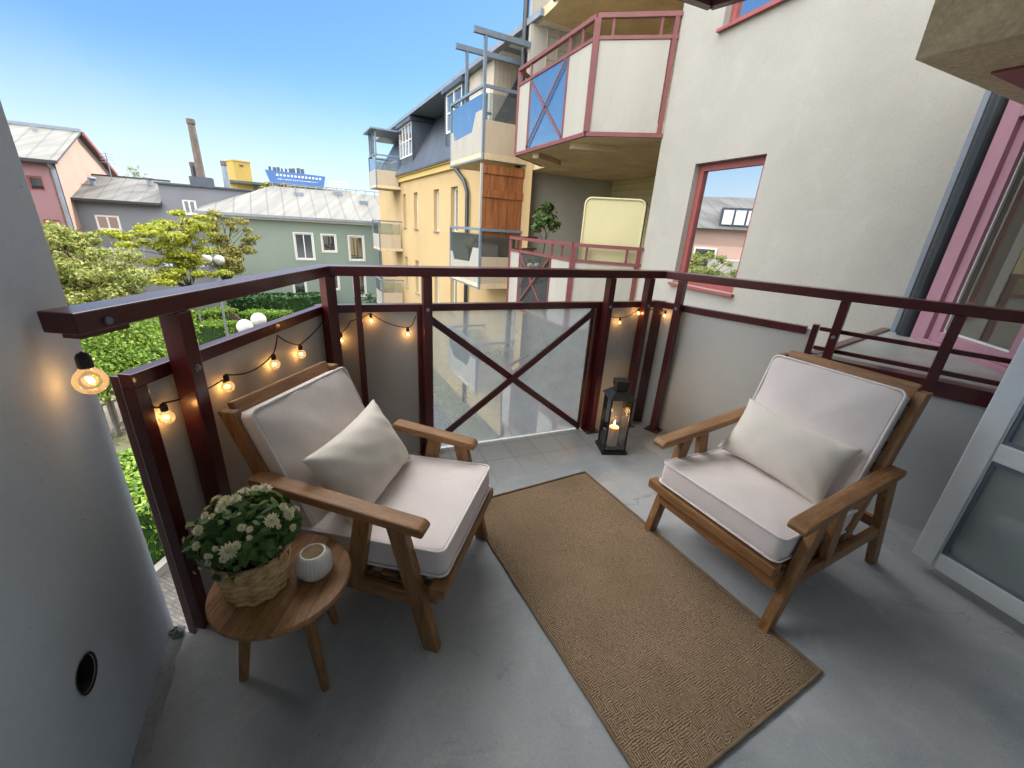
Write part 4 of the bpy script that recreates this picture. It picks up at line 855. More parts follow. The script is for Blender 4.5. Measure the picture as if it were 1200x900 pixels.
def chimney(u, D, z0, z1, r, label, base=False, mat='brick'):
    F = FE(D); c = thing('chimney', label, 'chimney', tuple(F(u, 0, z0)))
    m = MB(); m.lathe([(r, 0), (r * .9, (z1 - z0) * .5), (r * .8, z1 - z0)], F(u, 0, z0), 14); m.build('stack', mat, c)
    m = MB(); m.lathe([(r * .86, -.25), (r * .98, -.2), (r * .98, .02), (r * .7, .03)], F(u, 0, z1), 14); m.build('crown', 'brick', c)
    if base: m = MB(); m.fbox(F, u - .55, u + .55, -.5, .5, z0 - .6, z0 + .55); m.build('base', 'slate', c)
chimney(-3.95, 33, 2.55, 6.1, .225, 'tall tapering brick chimney rising from a dark block, tallest of the three', True)
chimney(-4.35, 33.5, 2.4, 3.9, .15, 'thin dark flue pipe left of the tall brick chimney', mat='darkmetal')
chimney(-2.7, 33, 2.4, 4.1, .17, 'pale metal flue pipe right of the tall brick chimney', mat='bluegreymetal')
F30 = FE(30)
ph = thing('house', 'pink gabled house with an end wall coloured as sunlit peach and metal roof', 'house', tuple(F30(-11, -4, GZ)))
pwn = [(-10.5, -9.95, 1.7, 2.35), (-10.4, -9.8, -.3, .4)]
m = MB(); holed_wall(m, F30, -16, -9.35, GZ, 3.1, pwn, .12); m.build('wall', 'pinkwall', ph)
for h in pwn: window(ph, F30, *h, .11, 'redwin', 'pane', .06)
m = MB(); m.extr([F30(-9.35, 0, GZ), F30(-9.35, 0, 3.1), F30(-9.35, -4, 4.75), F30(-9.35, -8, 3.1), F30(-9.35, -8, GZ)], -g_u * .3); m.fbox(F30, -16, -9.66, -8, -.3, GZ, 3.08); m.build('gable_wall', 'peach', ph)  # sunlit tone of the pink plaster put into this wall's colour
m = MB(); t_ = .1
for (d0, z0, d1, z1) in ((.3, 3.0, -4, 4.8), (-8.3, 3.0, -4, 4.8)):
    m.add([F30(-16, d0, z0), F30(-9.15, d0, z0), F30(-9.15, d1, z1), F30(-16, d1, z1), F30(-16, d0, z0 + t_), F30(-9.15, d0, z0 + t_), F30(-9.15, d1, z1 + t_), F30(-16, d1, z1 + t_)], [(3, 2, 1, 0), (4, 5, 6, 7), (0, 1, 5, 4), (1, 2, 6, 5), (2, 3, 7, 6), (3, 0, 4, 7)])
m.build('roof', 'zinc', ph)
m = MB(); m.add([F30(-9.14, -4, 4.72), F30(-9.14, -8.3, 2.95), F30(-9.14, -8.3, 3.12), F30(-9.14, -4, 4.92)], [(0, 1, 2, 3)]); m.extr([F30(-9.13, -4, 4.72), F30(-9.13, -8.3, 2.95), F30(-9.13, -8.3, 3.12), F30(-9.13, -4, 4.92)], g_u * .08); m.build('verge_board', 'redwin', ph)
m = MB(); m.tube([F30(-9.5, .3, 3.0), F30(-9.45, .08, 2.7), F30(-9.45, .08, GZ)], .08, 10); m.build('drainpipe', 'bluegreymetal', ph)
m = MB(); m.fbox(F30, -16, -9.15, .3, .42, 2.95, 3.07); m.build('gutter', 'darkmetal', ph)
m = MB(); m.bar(F30(-16, -4, 4.98), F30(-9.15, -4, 4.98), .12, .1); m.fbox(F30, -10.9, -10.75, -3.6, -3.4, 4.6, 4.95); m.build('ridge_cap', 'bluegreymetal', ph)
m = MB(); q = F31(-8.4, -3.2, 2.7); m.tube([q, q + Vector((0, 0, 1.3))], .025, 6); [m.tube([q + g_u * -.3 + Vector((0, 0, z)), q + g_u * .3 + Vector((0, 0, z))], .014, 5) for z in (.8, .95, 1.1, 1.25)]; m.build('aerial', 'bluegreymetal', bh)
for u, d, z in ((-6.6, -2.6, 2.45), (-8.9, -1.8, 2.15)): m = MB(); m.lathe([(.12, -.3), (.12, .35), (.2, .36), (.2, .42), (.02, .5)], F31(u, d, z), 12); m.build('roof_vent', 'bluegreymetal', bh)
for u, d, z in ((.9, -2.4, 2.45), (3.2, -2.9, 2.7), (4.6, -1.9, 2.25)): m = MB(); m.fbox(F28, u, u + .5, d - .4, d, z - .3, z + .18); m.build('roof_hatch', 'bluegreymetal', gh)
for z in (.9,): m = MB(); m.tube([F28(5.2, .06, 1.1), F28(5.2, .06, GZ)], .05, 8); m.build('drainpipe', 'bluegreymetal', gh)
# far roofs
F60 = FE(60)
fy_ = thing('rooftop_block', 'far yellow box-shaped plant room above the grey roofs', 'building', tuple(F60(-3, -2, GZ)))
Fy = frame(F60(-4.0, 0, 0), 29 + 24)
m = MB(); m.fbox(Fy, 0, 1.75, 0, 2.2, GZ, 6.5); m.fbox(Fy, -.05, 1.8, -.05, 2.25, 6.5, 6.62); m.build('wall', 'faryellow', fy_); m = MB(); m.fbox(F60, -5.0, .2, -4, .6, 4.25, 4.5); m.build('canopy', 'slate', fy_)
m = MB(); m.fbox(Fy, .6, 1.0, -.03, -.003, 6.0, 6.2); m.build('vent', 'timberdark', fy_)
fb_ = thing('rooftop_sign', 'far long blue rooftop board with rows of small white marks', 'sign', tuple(F60(2, -2, GZ)))
m = MB(); m.extr([F60(-1.0, 0, 5.95), F60(5.4, 0, 5.85), F60(5.1, 0, 4.6), F60(-.6, 0, 4.6)], -g_o * -1.2); m.build('board', 'farblue', fb_)
m = MB(); rnd = random.Random(2)
for k in range(13): x = .1 + k * .38; m.fbox(F60, x, x + .22, .004, .02, 5.42, 5.62)
for k in range(22): x = .2 + k * .2; m.fbox(F60, x, x + rnd.uniform(.06, .15), .004, .02, 5.05, 5.13)
m.build('lettering', 'white', fb_)
m = MB()
for k in range(9): x = -.6 + k * .42; h_ = rnd.uniform(.25, .6); m.fbox(F60, x, x + rnd.uniform(.2, .4), -1, -.6, 5.9, 5.95 + h_)
m.build('rooftop_plant', 'slate', fb_)
m = MB(); m.fbox(F60, -4, 8.5, -9, -1.3, GZ, 4.55); m.build('wall', 'offwhite', fb_)
m = MB(); [m.bar(F60(5.9 + k * .5, -.6, 4.55), F60(5.9 + k * .5, -.6, 5.5), .06, .06, (1, 0, 0)) for k in range(5)]; m.bar(F60(5.9, -.6, 5.5), F60(7.9, -.6, 5.4), .06, .06); m.bar(F60(5.9, -.6, 5.1), F60(7.9, -.6, 5.0), .06, .06); m.build('roof_rail', 'white', fb_)

# house across the courtyard (seen mirrored in the red window)
rh = thing('apartment_building', 'peach house with a grey roof and white balconies mirrored in the red window', 'building', (-17.5, 12.8, GZ))
od_ = Vector((math.cos(R_(158)), math.sin(R_(158)), 0)); ou = Vector((-od_.y, od_.x, 0)); OC = Vector((2.2, 5.2, 0)) + od_ * 21
FO = lambda a, d, z: OC + ou * a - od_ * d + Vector((0, 0, z))
m = MB(); m.fbox(FO, -1.0, 14, -8, 0, GZ, 2.0); m.build('wall', 'peach', rh)
m = MB(); m.add([FO(-1.2, .3, 2), FO(14.2, .3, 2), FO(14.2, -2.2, 3.8), FO(-1.2, -2.2, 3.8), FO(-1.2, -8, 3.8), FO(14.2, -8, 3.8), FO(14.2, -8, 2), FO(-1.2, -8, 2)], [(0, 1, 2, 3), (3, 2, 5, 4), (0, 3, 4, 7), (1, 6, 5, 2), (4, 5, 6, 7), (0, 7, 6, 1)]); m.build('roof', 'zincold', rh)
for a in (-.4, 3.6, 6.4, 9.2):
    for z in (-3, -.3): 
        m = MB(); m.fbox(FO, a, a + 1.2, .003, .05, z, z + 1.3); w_ = m.build('window', 'white', rh); m = MB(); m.fbox(FO, a + .1, a + 1.1, .051, .06, z + .1, z + 1.2); m.build('pane', 'pane', w_)
for z in (-2.9, -.2):
    m = MB(); ring = [(1.8 * math.cos(R_(t)), 1.5 * math.sin(R_(t))) for t in range(0, 181, 15)]
    m.extr([FO(1.9 + x * .8, y + .01, z - .35) for x, y in ring], Vector((0, 0, 1.0))); m.build('balcony', 'offwhite', rh)
for a, b in ((.6, 2.6), (5.0, 7.4)):
    m = MB(); m.fbox(FO, a, b, -1.5, .1, 2.1, 3.1); d9 = m.build('dormer', 'slate', rh)
    for q in range(3):
        m = MB(); x = a + .12 + .6 * q; m.fbox(FO, x, x + .5, .102, .13, 2.25, 2.98); w9 = m.build('window', 'white', d9)

# ------------------------------------------------------------------ ground of the courtyard
def ground_sheet(name, pts, z, mat): m = MB(); m.add([(p[0], p[1], z) for p in pts], [tuple(range(len(pts)))]); return struct(m.build(name, mat))
ground_sheet('ground', [(-400, -400), (400, -400), (400, 400), (-400, 400)], GZ, 'earth')
ground_sheet('street', [FY(-14, 1.6, 0)[:2], FY(-14, 8.5, 0)[:2], FY(20, 7.4, 0)[:2], FY(20, .3, 0)[:2]], GZ + .008, 'asphalt')
def gat(x, y): p = at(x, y, GZ); return (p.x, p.y)
ground_sheet('paving', [gat(150, 660), gat(232, 640), gat(330, 900), gat(60, 900)], GZ + .014, 'pavers')
ground_sheet('path', [gat(60, 470), gat(110, 432), gat(205, 405), gat(225, 372), gat(262, 372), gat(262, 410), gat(200, 448), gat(130, 505), gat(60, 540)], GZ + .012, 'sand')
kb_ = [Vector((*gat(20, 452), GZ)), Vector((*gat(120, 447), GZ)), Vector((*gat(212, 408), GZ))]
m = MB(); [m.bar(a + Vector((0, 0, .07)), b + Vector((0, 0, .07)), .16, .14) for a, b in zip(kb_, kb_[1:])]; struct(m.build('path_kerb', 'stone'))
k2 = [Vector((*gat(110, 742), GZ)), Vector((*gat(212, 650), GZ)), Vector((*gat(260, 600), GZ))]
m = MB(); [m.bar(a + Vector((0, 0, .08)), b + Vector((0, 0, .08)), .14, .16) for a, b in zip(k2, k2[1:])]; struct(m.build('paving_kerb', 'stone'))

def shrub(name, label, cat, blobs, n, size, mat, seed, group=None, stems=5):
    rnd = random.Random(seed); c = sum((Vector(b[0]) for b in blobs), Vector()) / len(blobs)
    t = thing(name, label, cat, (c.x, c.y, GZ), group)
    leaves(MB(), blobs, n, size, rnd).build('foliage', mat, t, recalc=False)
    m = MB()
    for b in blobs:
        q = Vector(b[0]); m.tube([(q.x * .6 + c.x * .4, q.y * .6 + c.y * .4, GZ), lerp((c.x, c.y, GZ), q, .6), q + Vector((0, 0, b[1][2] * .6))], [.05, .035, .012], 5)
    m.build('stem', 'barkbrown', t); return t
def hedge(label, p, q, wd, h, mat, n, seed, group='clipped hedges along the path', size=.09):
    rnd = random.Random(seed); p = Vector(p); q = Vector(q); L = (q - p).length; d = (q - p).normalized(); o = Vector((-d.y, d.x, 0)); m = MB()
    t = thing('hedge', label, 'hedge', tuple((p + q) / 2), group)
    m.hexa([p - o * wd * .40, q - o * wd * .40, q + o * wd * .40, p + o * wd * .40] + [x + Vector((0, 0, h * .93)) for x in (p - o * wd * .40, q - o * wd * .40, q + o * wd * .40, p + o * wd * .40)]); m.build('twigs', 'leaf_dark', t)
    m = MB()
    for _ in range(n):
        f = rnd.random(); a = rnd.uniform(0, L)
        if f < .5: x = p + d * a + o * rnd.uniform(-.5, .5) * wd + Vector((0, 0, h + rnd.uniform(-.06, .05))); nn = Vector((0, 0, 1))
        else:
            sgn = rnd.choice((-1, 1)); x = p + d * a + o * sgn * (wd * .5 + rnd.uniform(-.05, .03)) + Vector((0, 0, rnd.uniform(0, h))); nn = o * sgn
            if rnd.random() < .25: x = (p if rnd.random() < .5 else q) + o * rnd.uniform(-.5, .5) * wd + Vector((0, 0, rnd.uniform(0, h)))
        nn = (nn + Vector((rnd.uniform(-1, 1), rnd.uniform(-1, 1), rnd.uniform(-1, 1))) * .8).normalized(); tt = nn.cross(Vector((rnd.uniform(-1, 1), rnd.uniform(-1, 1), rnd.uniform(-1, 1)))).normalized(); u = nn.cross(tt); s = size * rnd.uniform(.7, 1.3)
        m.add([x - tt * s * .5, x + u * s * .8, x + tt * s * .5, x - u * s * .8], [(0, 1, 2, 3)])
    m.build('foliage', mat, t, recalc=False); return t
def P3(x, y, z=GZ): p = at(x, y, z); return (p.x, p.y, GZ)
hedge('long bright hedge along the back of the path, left of the lamp', P3(190, 372, GZ + 1.1), P3(272, 362, GZ + 1.1), 1.3, 1.15, 'leaf_hedge', 5200, 11, size=.06)
hedge('square clipped bright hedge beside the dark wooden gate', P3(244, 384, GZ + 1.1), P3(262, 377, GZ + 1.1), 1.3, 1.15, 'leaf_hedge', 3400, 12, size=.06)
hedge('bright hedge strip beyond the white globe lamps at the right', P3(285, 366, GZ + .9), P3(338, 368, GZ + .9), 1.2, .95, 'leaf_hedge', 3000, 13, size=.06)
hedge('lush green hedge by the brick paving below the balcony', P3(178, 630, GZ + .6), P3(140, 545, GZ + .9), 1.5, 1.15, 'leaf_light', 6500, 14, size=.07)
hedge('low dark hedge at the foot of the green house, left of its window', F28(-3.0, 1.2, GZ), F28(2.2, 1.2, GZ), 1.6, 1.5, 'leaf_dark', 2600, 15, 'dark planting by the green house', .13)
shrub('bush', 'dark leafy bush by the corner of the green house', 'bush', [(F28(4.2, 1.5, GZ + .7), (1.0, .8, .9)), (F28(5.3, 1.6, GZ + .8), (.9, .8, .9)), (F28(3.3, 1.4, GZ + .4), (.8, .7, .6))], 1500, .13, 'leaf_dark', 16, 'dark planting by the green house')
m = atd(130, 412, 15.5)
shrub('bush', 'big bright green bush nearest the balcony rail at left', 'bush', [(atd(110, 405, 14.5) , (1.5, 1.5, 1.1)), (atd(160, 395, 16), (1.5, 1.5, 1.0)), (atd(140, 425, 14.2), (1.4, 1.3, .9)), (atd(185, 415, 15.5), (1.0, 1.0, .7)), (atd(85, 430, 13.5), (1.2, 1.2, 1.0)), (atd(170, 378, 18), (1.5, 1.4, .8))], 24000, .058, 'leaf_light', 17)
def tree(label, base, blobs, n, size, mat, seed, lean=()):
    rnd = random.Random(seed); t = thing('tree', label, 'tree', tuple(base), 'trees in the courtyard'); base = Vector(base)
    c = sum((Vector(b[0]) for b in blobs), Vector()) / len(blobs); m = MB(); fork = lerp(base, c, .42) 
    m.tube([base, lerp(base, fork, .5) + Vector((.05, 0, 0)), fork], [.13, .11, .085], 8)
    for b in blobs:
        q = Vector(b[0]); mid = lerp(fork, q, .55) + Vector((rnd.uniform(-.2, .2), rnd.uniform(-.2, .2), .25)); m.tube([fork - Vector((0, 0, .1)), mid, q], [.07, .04, .018], 6)
        for _ in range(4):
            d = Vector((rnd.uniform(-1, 1), rnd.uniform(-1, 1), rnd.uniform(-.2, 1))); m.tube([lerp(mid, q, rnd.random()), q + Vector((d.x * b[1][0], d.y * b[1][1], d.z * b[1][2])) * .8], [.018, .006], 4)
    m.build('trunk', 'barkbrown', t)
    sub = []
    for b in blobs:
        for _ in range(9):
            d = Vector((rnd.gauss(0, 1), rnd.gauss(0, 1), rnd.gauss(0, 1))).normalized() * rnd.uniform(.35, 1.05); k = rnd.uniform(.22, .42)
            sub.append((Vector(b[0]) + Vector((d.x * b[1][0], d.y * b[1][1], d.z * b[1][2])), (b[1][0] * k, b[1][1] * k, max(.12, b[1][2] * k * .8))))
    leaves(MB(), sub, n, size, rnd, .2).build('crown', mat, t, recalc=False)
D = 20
tree('bright yellow-green tree with spreading tiers of leaves', P3(232, 352, GZ), [(atd(x, y, d), r) for x, y, d, r in ((190, 272, 19.5, (1.0, 1.0, .5)), (160, 278, 19, (.9, .9, .35)), (212, 262, 20, (1.1, 1.0, .45)), (200, 300, 19.5, (1.1, 1.0, .45)), (178, 320, 19, (1.2, 1.0, .4)), (225, 285, 20, (.8, .9, .6)), (150, 322, 18.5, (1.0, .9, .3)), (235, 320, 19.5, (.9, .9, .4)))], 14000, .065, 'leaf_yellow', 21)
tree('olive-yellow airy tree whose branch reaches over the green wall', P3(262, 356, GZ), [(atd(x, y, d), r) for x, y, d, r in ((248, 268, 22, (1.0, 1.0, .7)), (265, 285, 22, (1.0, 1.0, .8)), (250, 305, 21.5, (1.1, 1.0, .6)), (272, 310, 22, (.7, .8, .6)), (296, 280, 22.5, (.55, .5, .35)), (285, 293, 22.3, (.5, .5, .25)), (272, 262, 22, (.6, .6, .5)))], 8000, .06, 'leaf_olive', 22)
tree('pale cream-green tree beside the concrete wall', P3(110, 430, GZ), [(atd(x, y, d), r) for x, y, d, r in ((90, 310, 14, (1.1, 1.1, .7)), (120, 330, 14, (1.2, 1.1, .6)), (140, 340, 14.5, (1.0, 1.0, .5)), (100, 350, 13.5, (1.2, 1.2, .5)), (78, 295, 14, (.7, .7, .6)), (155, 335, 15, (.6, .6, .35)), (75, 340, 13.5, (.9, 1, .8)))], 18000, .05, 'leaf_cream', 23)
tree('leafy tree with white blossom in front of the pink house', P3(60, 380, GZ), [(atd(x, y, d), r) for x, y, d, r in ((72, 272, 17, (.9, .9, .6)), (92, 282, 17, (.6, .6, .4)), (60, 285, 17, (.8, .8, .7)))], 3200, .07, 'leaf_cream', 24)
tree('far bare-looking tree rising behind the weathered roof', tuple(FE(62)(-13.3, 0, GZ)), [(FE(62)(-13.3 + a, 0, 4.0 + b), (.9, .9, .7)) for a, b in ((-.6, -.3), (.5, 0), (0, .6), (1.2, -.5))], 900, .10, 'leaf_hazed', 25)
tree('far olive tree below the blue rooftop board', tuple(FE(50)(.2, 0, GZ)), [(FE(50)(.1 + a, 0, 3.5 + b), (1.0, .9, .6)) for a, b in ((-1.0, .1), (.3, .1), (1.4, -.2))], 600, .2, 'leaf_olive', 26)
# lamps
def lamp(label, gp, sep, base, rad):
    g = [Vector(x) for x in gp]; mid = (g[0] + g[1]) / 2; t = thing('street_lamp', label, 'lamp', (mid.x, mid.y, GZ), 'globe lamps in the courtyard')
    m = MB(); m.tube([(mid.x, mid.y, GZ), (mid.x, mid.y, GZ + .9), (mid.x, mid.y, mid.z - .25)], [.06, .045, .035], 10); m.build('pole', 'bluegreymetal', t)
    m = MB(); m.tube([g[0] - Vector((0, 0, rad)), g[0] - Vector((0, 0, rad + .08)), Vector((mid.x, mid.y, mid.z - rad - .15)), g[1] - Vector((0, 0, rad + .08)), g[1] - Vector((0, 0, rad))], .02, 6); m.build('arm', 'bluegreymetal', t)
    for q in g: m = MB(); m.sphere(q, rad, 20, 14); m.build('globe', 'opal', t, smooth=True)
lamp('slim lamp with two small white globes in front of the olive tree', [atd(242, 304, 21), atd(257, 305, 21)], 0, 0, .2)
lamp('nearer lamp with two large white globes above the infill board', [atd(287, 383, 12), atd(303, 375, 12.4)], 0, 0, .185)
# gate and fence
gt = thing('garden_gate', 'small dark wooden gate with a sloping top beside the square hedge', 'gate', P3(277, 392))
gp = Vector(P3(270, 372, GZ + 1.2)); gq = Vector(P3(287, 377, GZ + 1.0)); gdv = (gq - gp); m = MB()
for k in range(6): a = gp + gdv * (k / 5.); m.bar(a, a + Vector((0, 0, 1.55 - .12 * k)), .14, .03, tuple(gdv.normalized()))
m.build('boards', 'timberdark', gt); 
for za, zb in ((1.5, .9), (.4, .4)): m = MB(); m.bar(gp + Vector((0, 0, za)), gq + Vector((0, 0, zb)), .05, .1); m.build('gate_rail', 'timberdark', gt)
fn = thing('fence', 'low grey metal fence with upright bars beside the lush hedge', 'fence', P3(150, 520)); fp = Vector(P3(110, 520)); fq = Vector(P3(178, 492)); m = MB()
fdv = fq - fp; nb = int(fdv.length / .13)
for k in range(nb + 1): m.bar(fp + fdv * (k / nb), fp + fdv * (k / nb) + Vector((0, 0, .95)), .022, .04, tuple(fdv.normalized()))
m.build('bars', 'bluegreymetal', fn); m = MB(); [m.bar(fp + Vector((0, 0, z)), fq + Vector((0, 0, z)), .04, .05) for z in (.12, .92)]; m.build('fence_rail', 'stone', fn)
# dark blue parasol glimpsed among the trees
pb = atd(220, 305, 24); ps_ = thing('parasol', 'dark blue garden parasol between the tree trunks', 'parasol', (pb.x, pb.y, GZ)); m = MB(); m.lathe([(1.0, -.18), (.95, -.12), (.5, .08), (.02, .22)], pb, 16); m.build('canopy', 'blue', ps_)
m = MB(); m.tube([(pb.x, pb.y, GZ), (pb.x, pb.y, pb.z + .2)], .03, 8); m.build('pole', 'bluegreymetal', ps_)

# ------------------------------------------------------------------ furniture on the balcony
def grid_cushion(w, d, h, nx, ny, puff, corner, rnd, edge=.5, wr=.004):
    """box cushion: superelliptic plan, crowned faces, soft edges. returns verts/faces centred at the origin"""
    m = MB(); vs = []; nz = 4
    def P(u, v, s):
        x, y = u * w / 2, v * d / 2
        k = max(0, 1 - abs(u) ** 4) * max(0, 1 - abs(v) ** 4)
        return x, y, s * (h / 2 - .006 + puff * k)
    rings = []
    # perimeter points (rounded rectangle)
    def rrect(inset, n=10):
        a, b, r = w / 2 - inset, d / 2 - inset, max(.004, corner - inset); out = []
        for cx, cy, t0 in ((a - r, b - r, 0), (-a + r, b - r, 90), (-a + r, -b + r, 180), (a - r, -b + r, 270)):
            for k in range(6): th = R_(t0 + 18 * k); out.append((cx + r * math.cos(th), cy + r * math.sin(th)))
        res = []
        for i in range(len(out)):
            p, q = out[i], out[(i + 1) % len(out)]; L = math.dist(p, q); c = max(1, int(L / .035)) if L > .05 else 1
            for k in range(c): res.append((p[0] + (q[0] - p[0]) * k / c, p[1] + (q[1] - p[1]) * k / c))
        return res
    base = rrect(0); n_ = len(base)
    def ring(scale_in, z):
        out = []
        for x, y in base:
            L = max(1e-6, math.hypot(x / w * 2, y / d * 2)); out.append((x * (1 - scale_in), y * (1 - scale_in), z))
        return out
    prof = []
    def zf(t): return h / 2 + puff * (1 - (1 - t) ** 3 if False else math.sin(min(1, t * 1.25) * math.pi / 2) ** .8)
    steps = [.0, .015, .035, .09, .17, .28, .42, .6, .8, .95]
    allr = []
    for t in reversed(steps): allr.append(ring(t, -zf(t) * 1.0 if t > 0 else -h / 2 + .003))
    for z, bulge in ((-.28 * h, -.006), (0, -.010), (.28 * h, -.006)): allr.append(ring(bulge, z))
    for t in steps: allr.append(ring(t, zf(t) if t > 0 else h / 2 - .003))
    for r_ in allr:
        for (x, y, z) in r_:
            wv = wr * (math.sin(x * 23 + y * 9) * math.cos(y * 19 - x * 7) + .6 * math.sin(x * 51 + 1.3) * math.sin(y * 43))
            vs.append((x, y, z + (wv if abs(z) > h * .45 else 0)))
    R = len(allr); fs = [(i * n_ + j, i * n_ + (j + 1) % n_, (i + 1) * n_ + (j + 1) % n_, (i + 1) * n_ + j) for i in range(R - 1) for j in range(n_)]
    vs += [(0, 0, allr[0][0][2]), (0, 0, allr[-1][0][2])]; a, b = len(vs) - 2, len(vs) - 1
    fs += [(a, (j + 1) % n_, j) for j in range(n_)] + [(b, (R - 1) * n_ + j, (R - 1) * n_ + (j + 1) % n_) for j in range(n_)]
    m.add(vs, fs)
    pip = MB()
    for z in (-h / 2 + .001, h / 2 - .001): pip.tube([(x * 1.012, y * 1.012, z) for x, y in base], .0052, 6, closed=True)
    return m, pip
def xf(m, M4):
    m.v = [M4 @ v for v in m.v]; return m
CW = .61
def make_chair(label, loc, rz, a0=-.04, a1=.65, rec=0, bk=1, far=None):
    t = thing('armchair', label, 'armchair', loc, 'wooden armchairs', rz)
    B = lambda m, n, mt, p=None, bv=.004: m.build(n, mt, p or t, bevel=bv, local=True)
    RC = Matrix.Translation((0, .49, .24)) @ Matrix.Rotation(R_(-rec), 4, 'X') @ Matrix.Scale(bk, 4, (0, 0, 1)) @ Matrix.Translation((0, -.49, -.24))
    for s in (-1, 1):
        x = s * CW / 2; e = Vector((.038, 0, 0)); x0 = x - .019
        m = MB(); m.extr([(x0, -.005, 0), (x0, .05, 0), (x0, .170, .506), (x0, .110, .506)], e); B(m, 'leg', 'wood_z')
        m = MB(); m.extr([(x0 + .002, .84, 0), (x0 + .002, .895, 0), (x0 + .002, .64, .555), (x0 + .002, .565, .555)], e * .9); B(m, 'leg', 'wood_z')
        m = MB(); m.extr([(x0 + .004, .285, .20), (x0 + .004, .345, .20), (x0 + .004, .282, .519), (x0 + .004, .222, .519)], e * .8); B(m, 'arm_support', 'wood_z')
        m = MB(); m.extr([(x0 + .006, .045, .190), (x0 + .006, .80, .205), (x0 + .006, .77, .262), (x0 + .006, .058, .245)], e * .7); B(m, 'side_rail', 'wood_y')
        m = MB(); xa = x - .032 + s * .004; b0, b1, dz = far if (far and s > 0) else (a0, a1, 0); az0, az1 = .497 + .092 * b0 + dz, .497 + .092 * b1 + dz; m.extr([(xa, b0, az0), (xa, b1 - .02, az1), (xa, b1, az1 + .015), (xa, b1 - .01, az1 + .034), (xa, b0 + .01, az0 + .034), (xa, b0 - .007, az0 + .019)], Vector((.064, 0, 0))); B(m, 'armrest', 'wood_y', bv=.006)
        m = MB(); xs = s * .272 - .017; m.extr([(xs, .465, .22), (xs, .525, .22), (xs, .722, .895), (xs, .662, .895)], Vector((.034, 0, 0))); B(xf(m, RC), 'back_stile', 'wood_z')
    m = MB(); m.box(-.286, .286, .012, .042, .185, .25); B(m, 'front_apron', 'wood_x')
    m = MB(); m.hexa([(-.33, -.03, .262), (.285, -.03, .262), (.285, .025, .262), (-.33, .025, .262), (-.33, -.03, .304), (.285, -.03, .304), (.285, .025, .304), (-.33, .025, .304)]); B(m, 'front_rail', 'wood_x')
    m = MB()
    for k in range(6): y = .06 + .1 * k; m.box(-.283, .283, y, y + .06, .266 - .012 * k, .284 - .012 * k)
    for s in (-1, 1): m.hexa([(s * .27 - .014, .02, .225), (s * .27 + .014, .02, .225), (s * .27 + .014, .62, .165), (s * .27 - .014, .62, .165), (s * .27 - .014, .02, .265), (s * .27 + .014, .02, .265), (s * .27 + .014, .62, .203), (s * .27 - .014, .62, .203)])
    B(m, 'seat_frame', 'wood_x', bv=.003)
    m = MB(); m.box(-.286, .286, .80, .83, .20, .25); B(m, 'rear_rail', 'wood_x')
    for k in range(6):
        f = .10 + .14 * k; y = .47 + .195 * f; z = .22 + .665 * f
        m = MB(); m.bar((-.2545, y + .012, z), (.2545, y + .012, z), .016, .042, (0, .28, 1)); B(xf(m, RC), 'back_slat', 'wood_x', bv=.003)
    m = MB(); m.bar((-.254, .690, .872), (.254, .690, .872), .026, .095, (0, .28, 1)); B(xf(m, RC), 'top_rail', 'wood_x', bv=.006)
    rnd = random.Random(1)
    m, p = grid_cushion(.562, .575, .100, 0, 0, .012, .028, rnd, wr=.0025); X = Matrix.Translation((-.006, .275, .352)) @ Matrix.Rotation(R_(-3.5), 4, 'X'); so_ = xf(m, X).build('seat_cushion', 'cushion', t, smooth=True, local=True); xf(p, X).build('piping', 'piping', so_, smooth=True, local=True)
    m, p = grid_cushion(.515, .52, .088, 0, 0, .026, .026, rnd, wr=.0035); X = RC @ Matrix.Translation((-.012, .572, .632)) @ Matrix.Rotation(R_(73.5), 4, 'X'); so_ = xf(m, X).build('back_cushion', 'cushion', t, smooth=True, local=True); xf(p, X).build('piping', 'piping', so_, smooth=True, local=True)
    return t
chR = make_chair('cream-cushioned wooden armchair on the right, beside the open white door', (.878, 1.424, 0), R_(-61.2), -.04, .64, 1)
chL = make_chair('cream-cushioned wooden armchair on the left, behind the round plant table', (-.135, 1.302, 0), R_(78), .04, .655, 5, .87, (.07, .46, -.028))
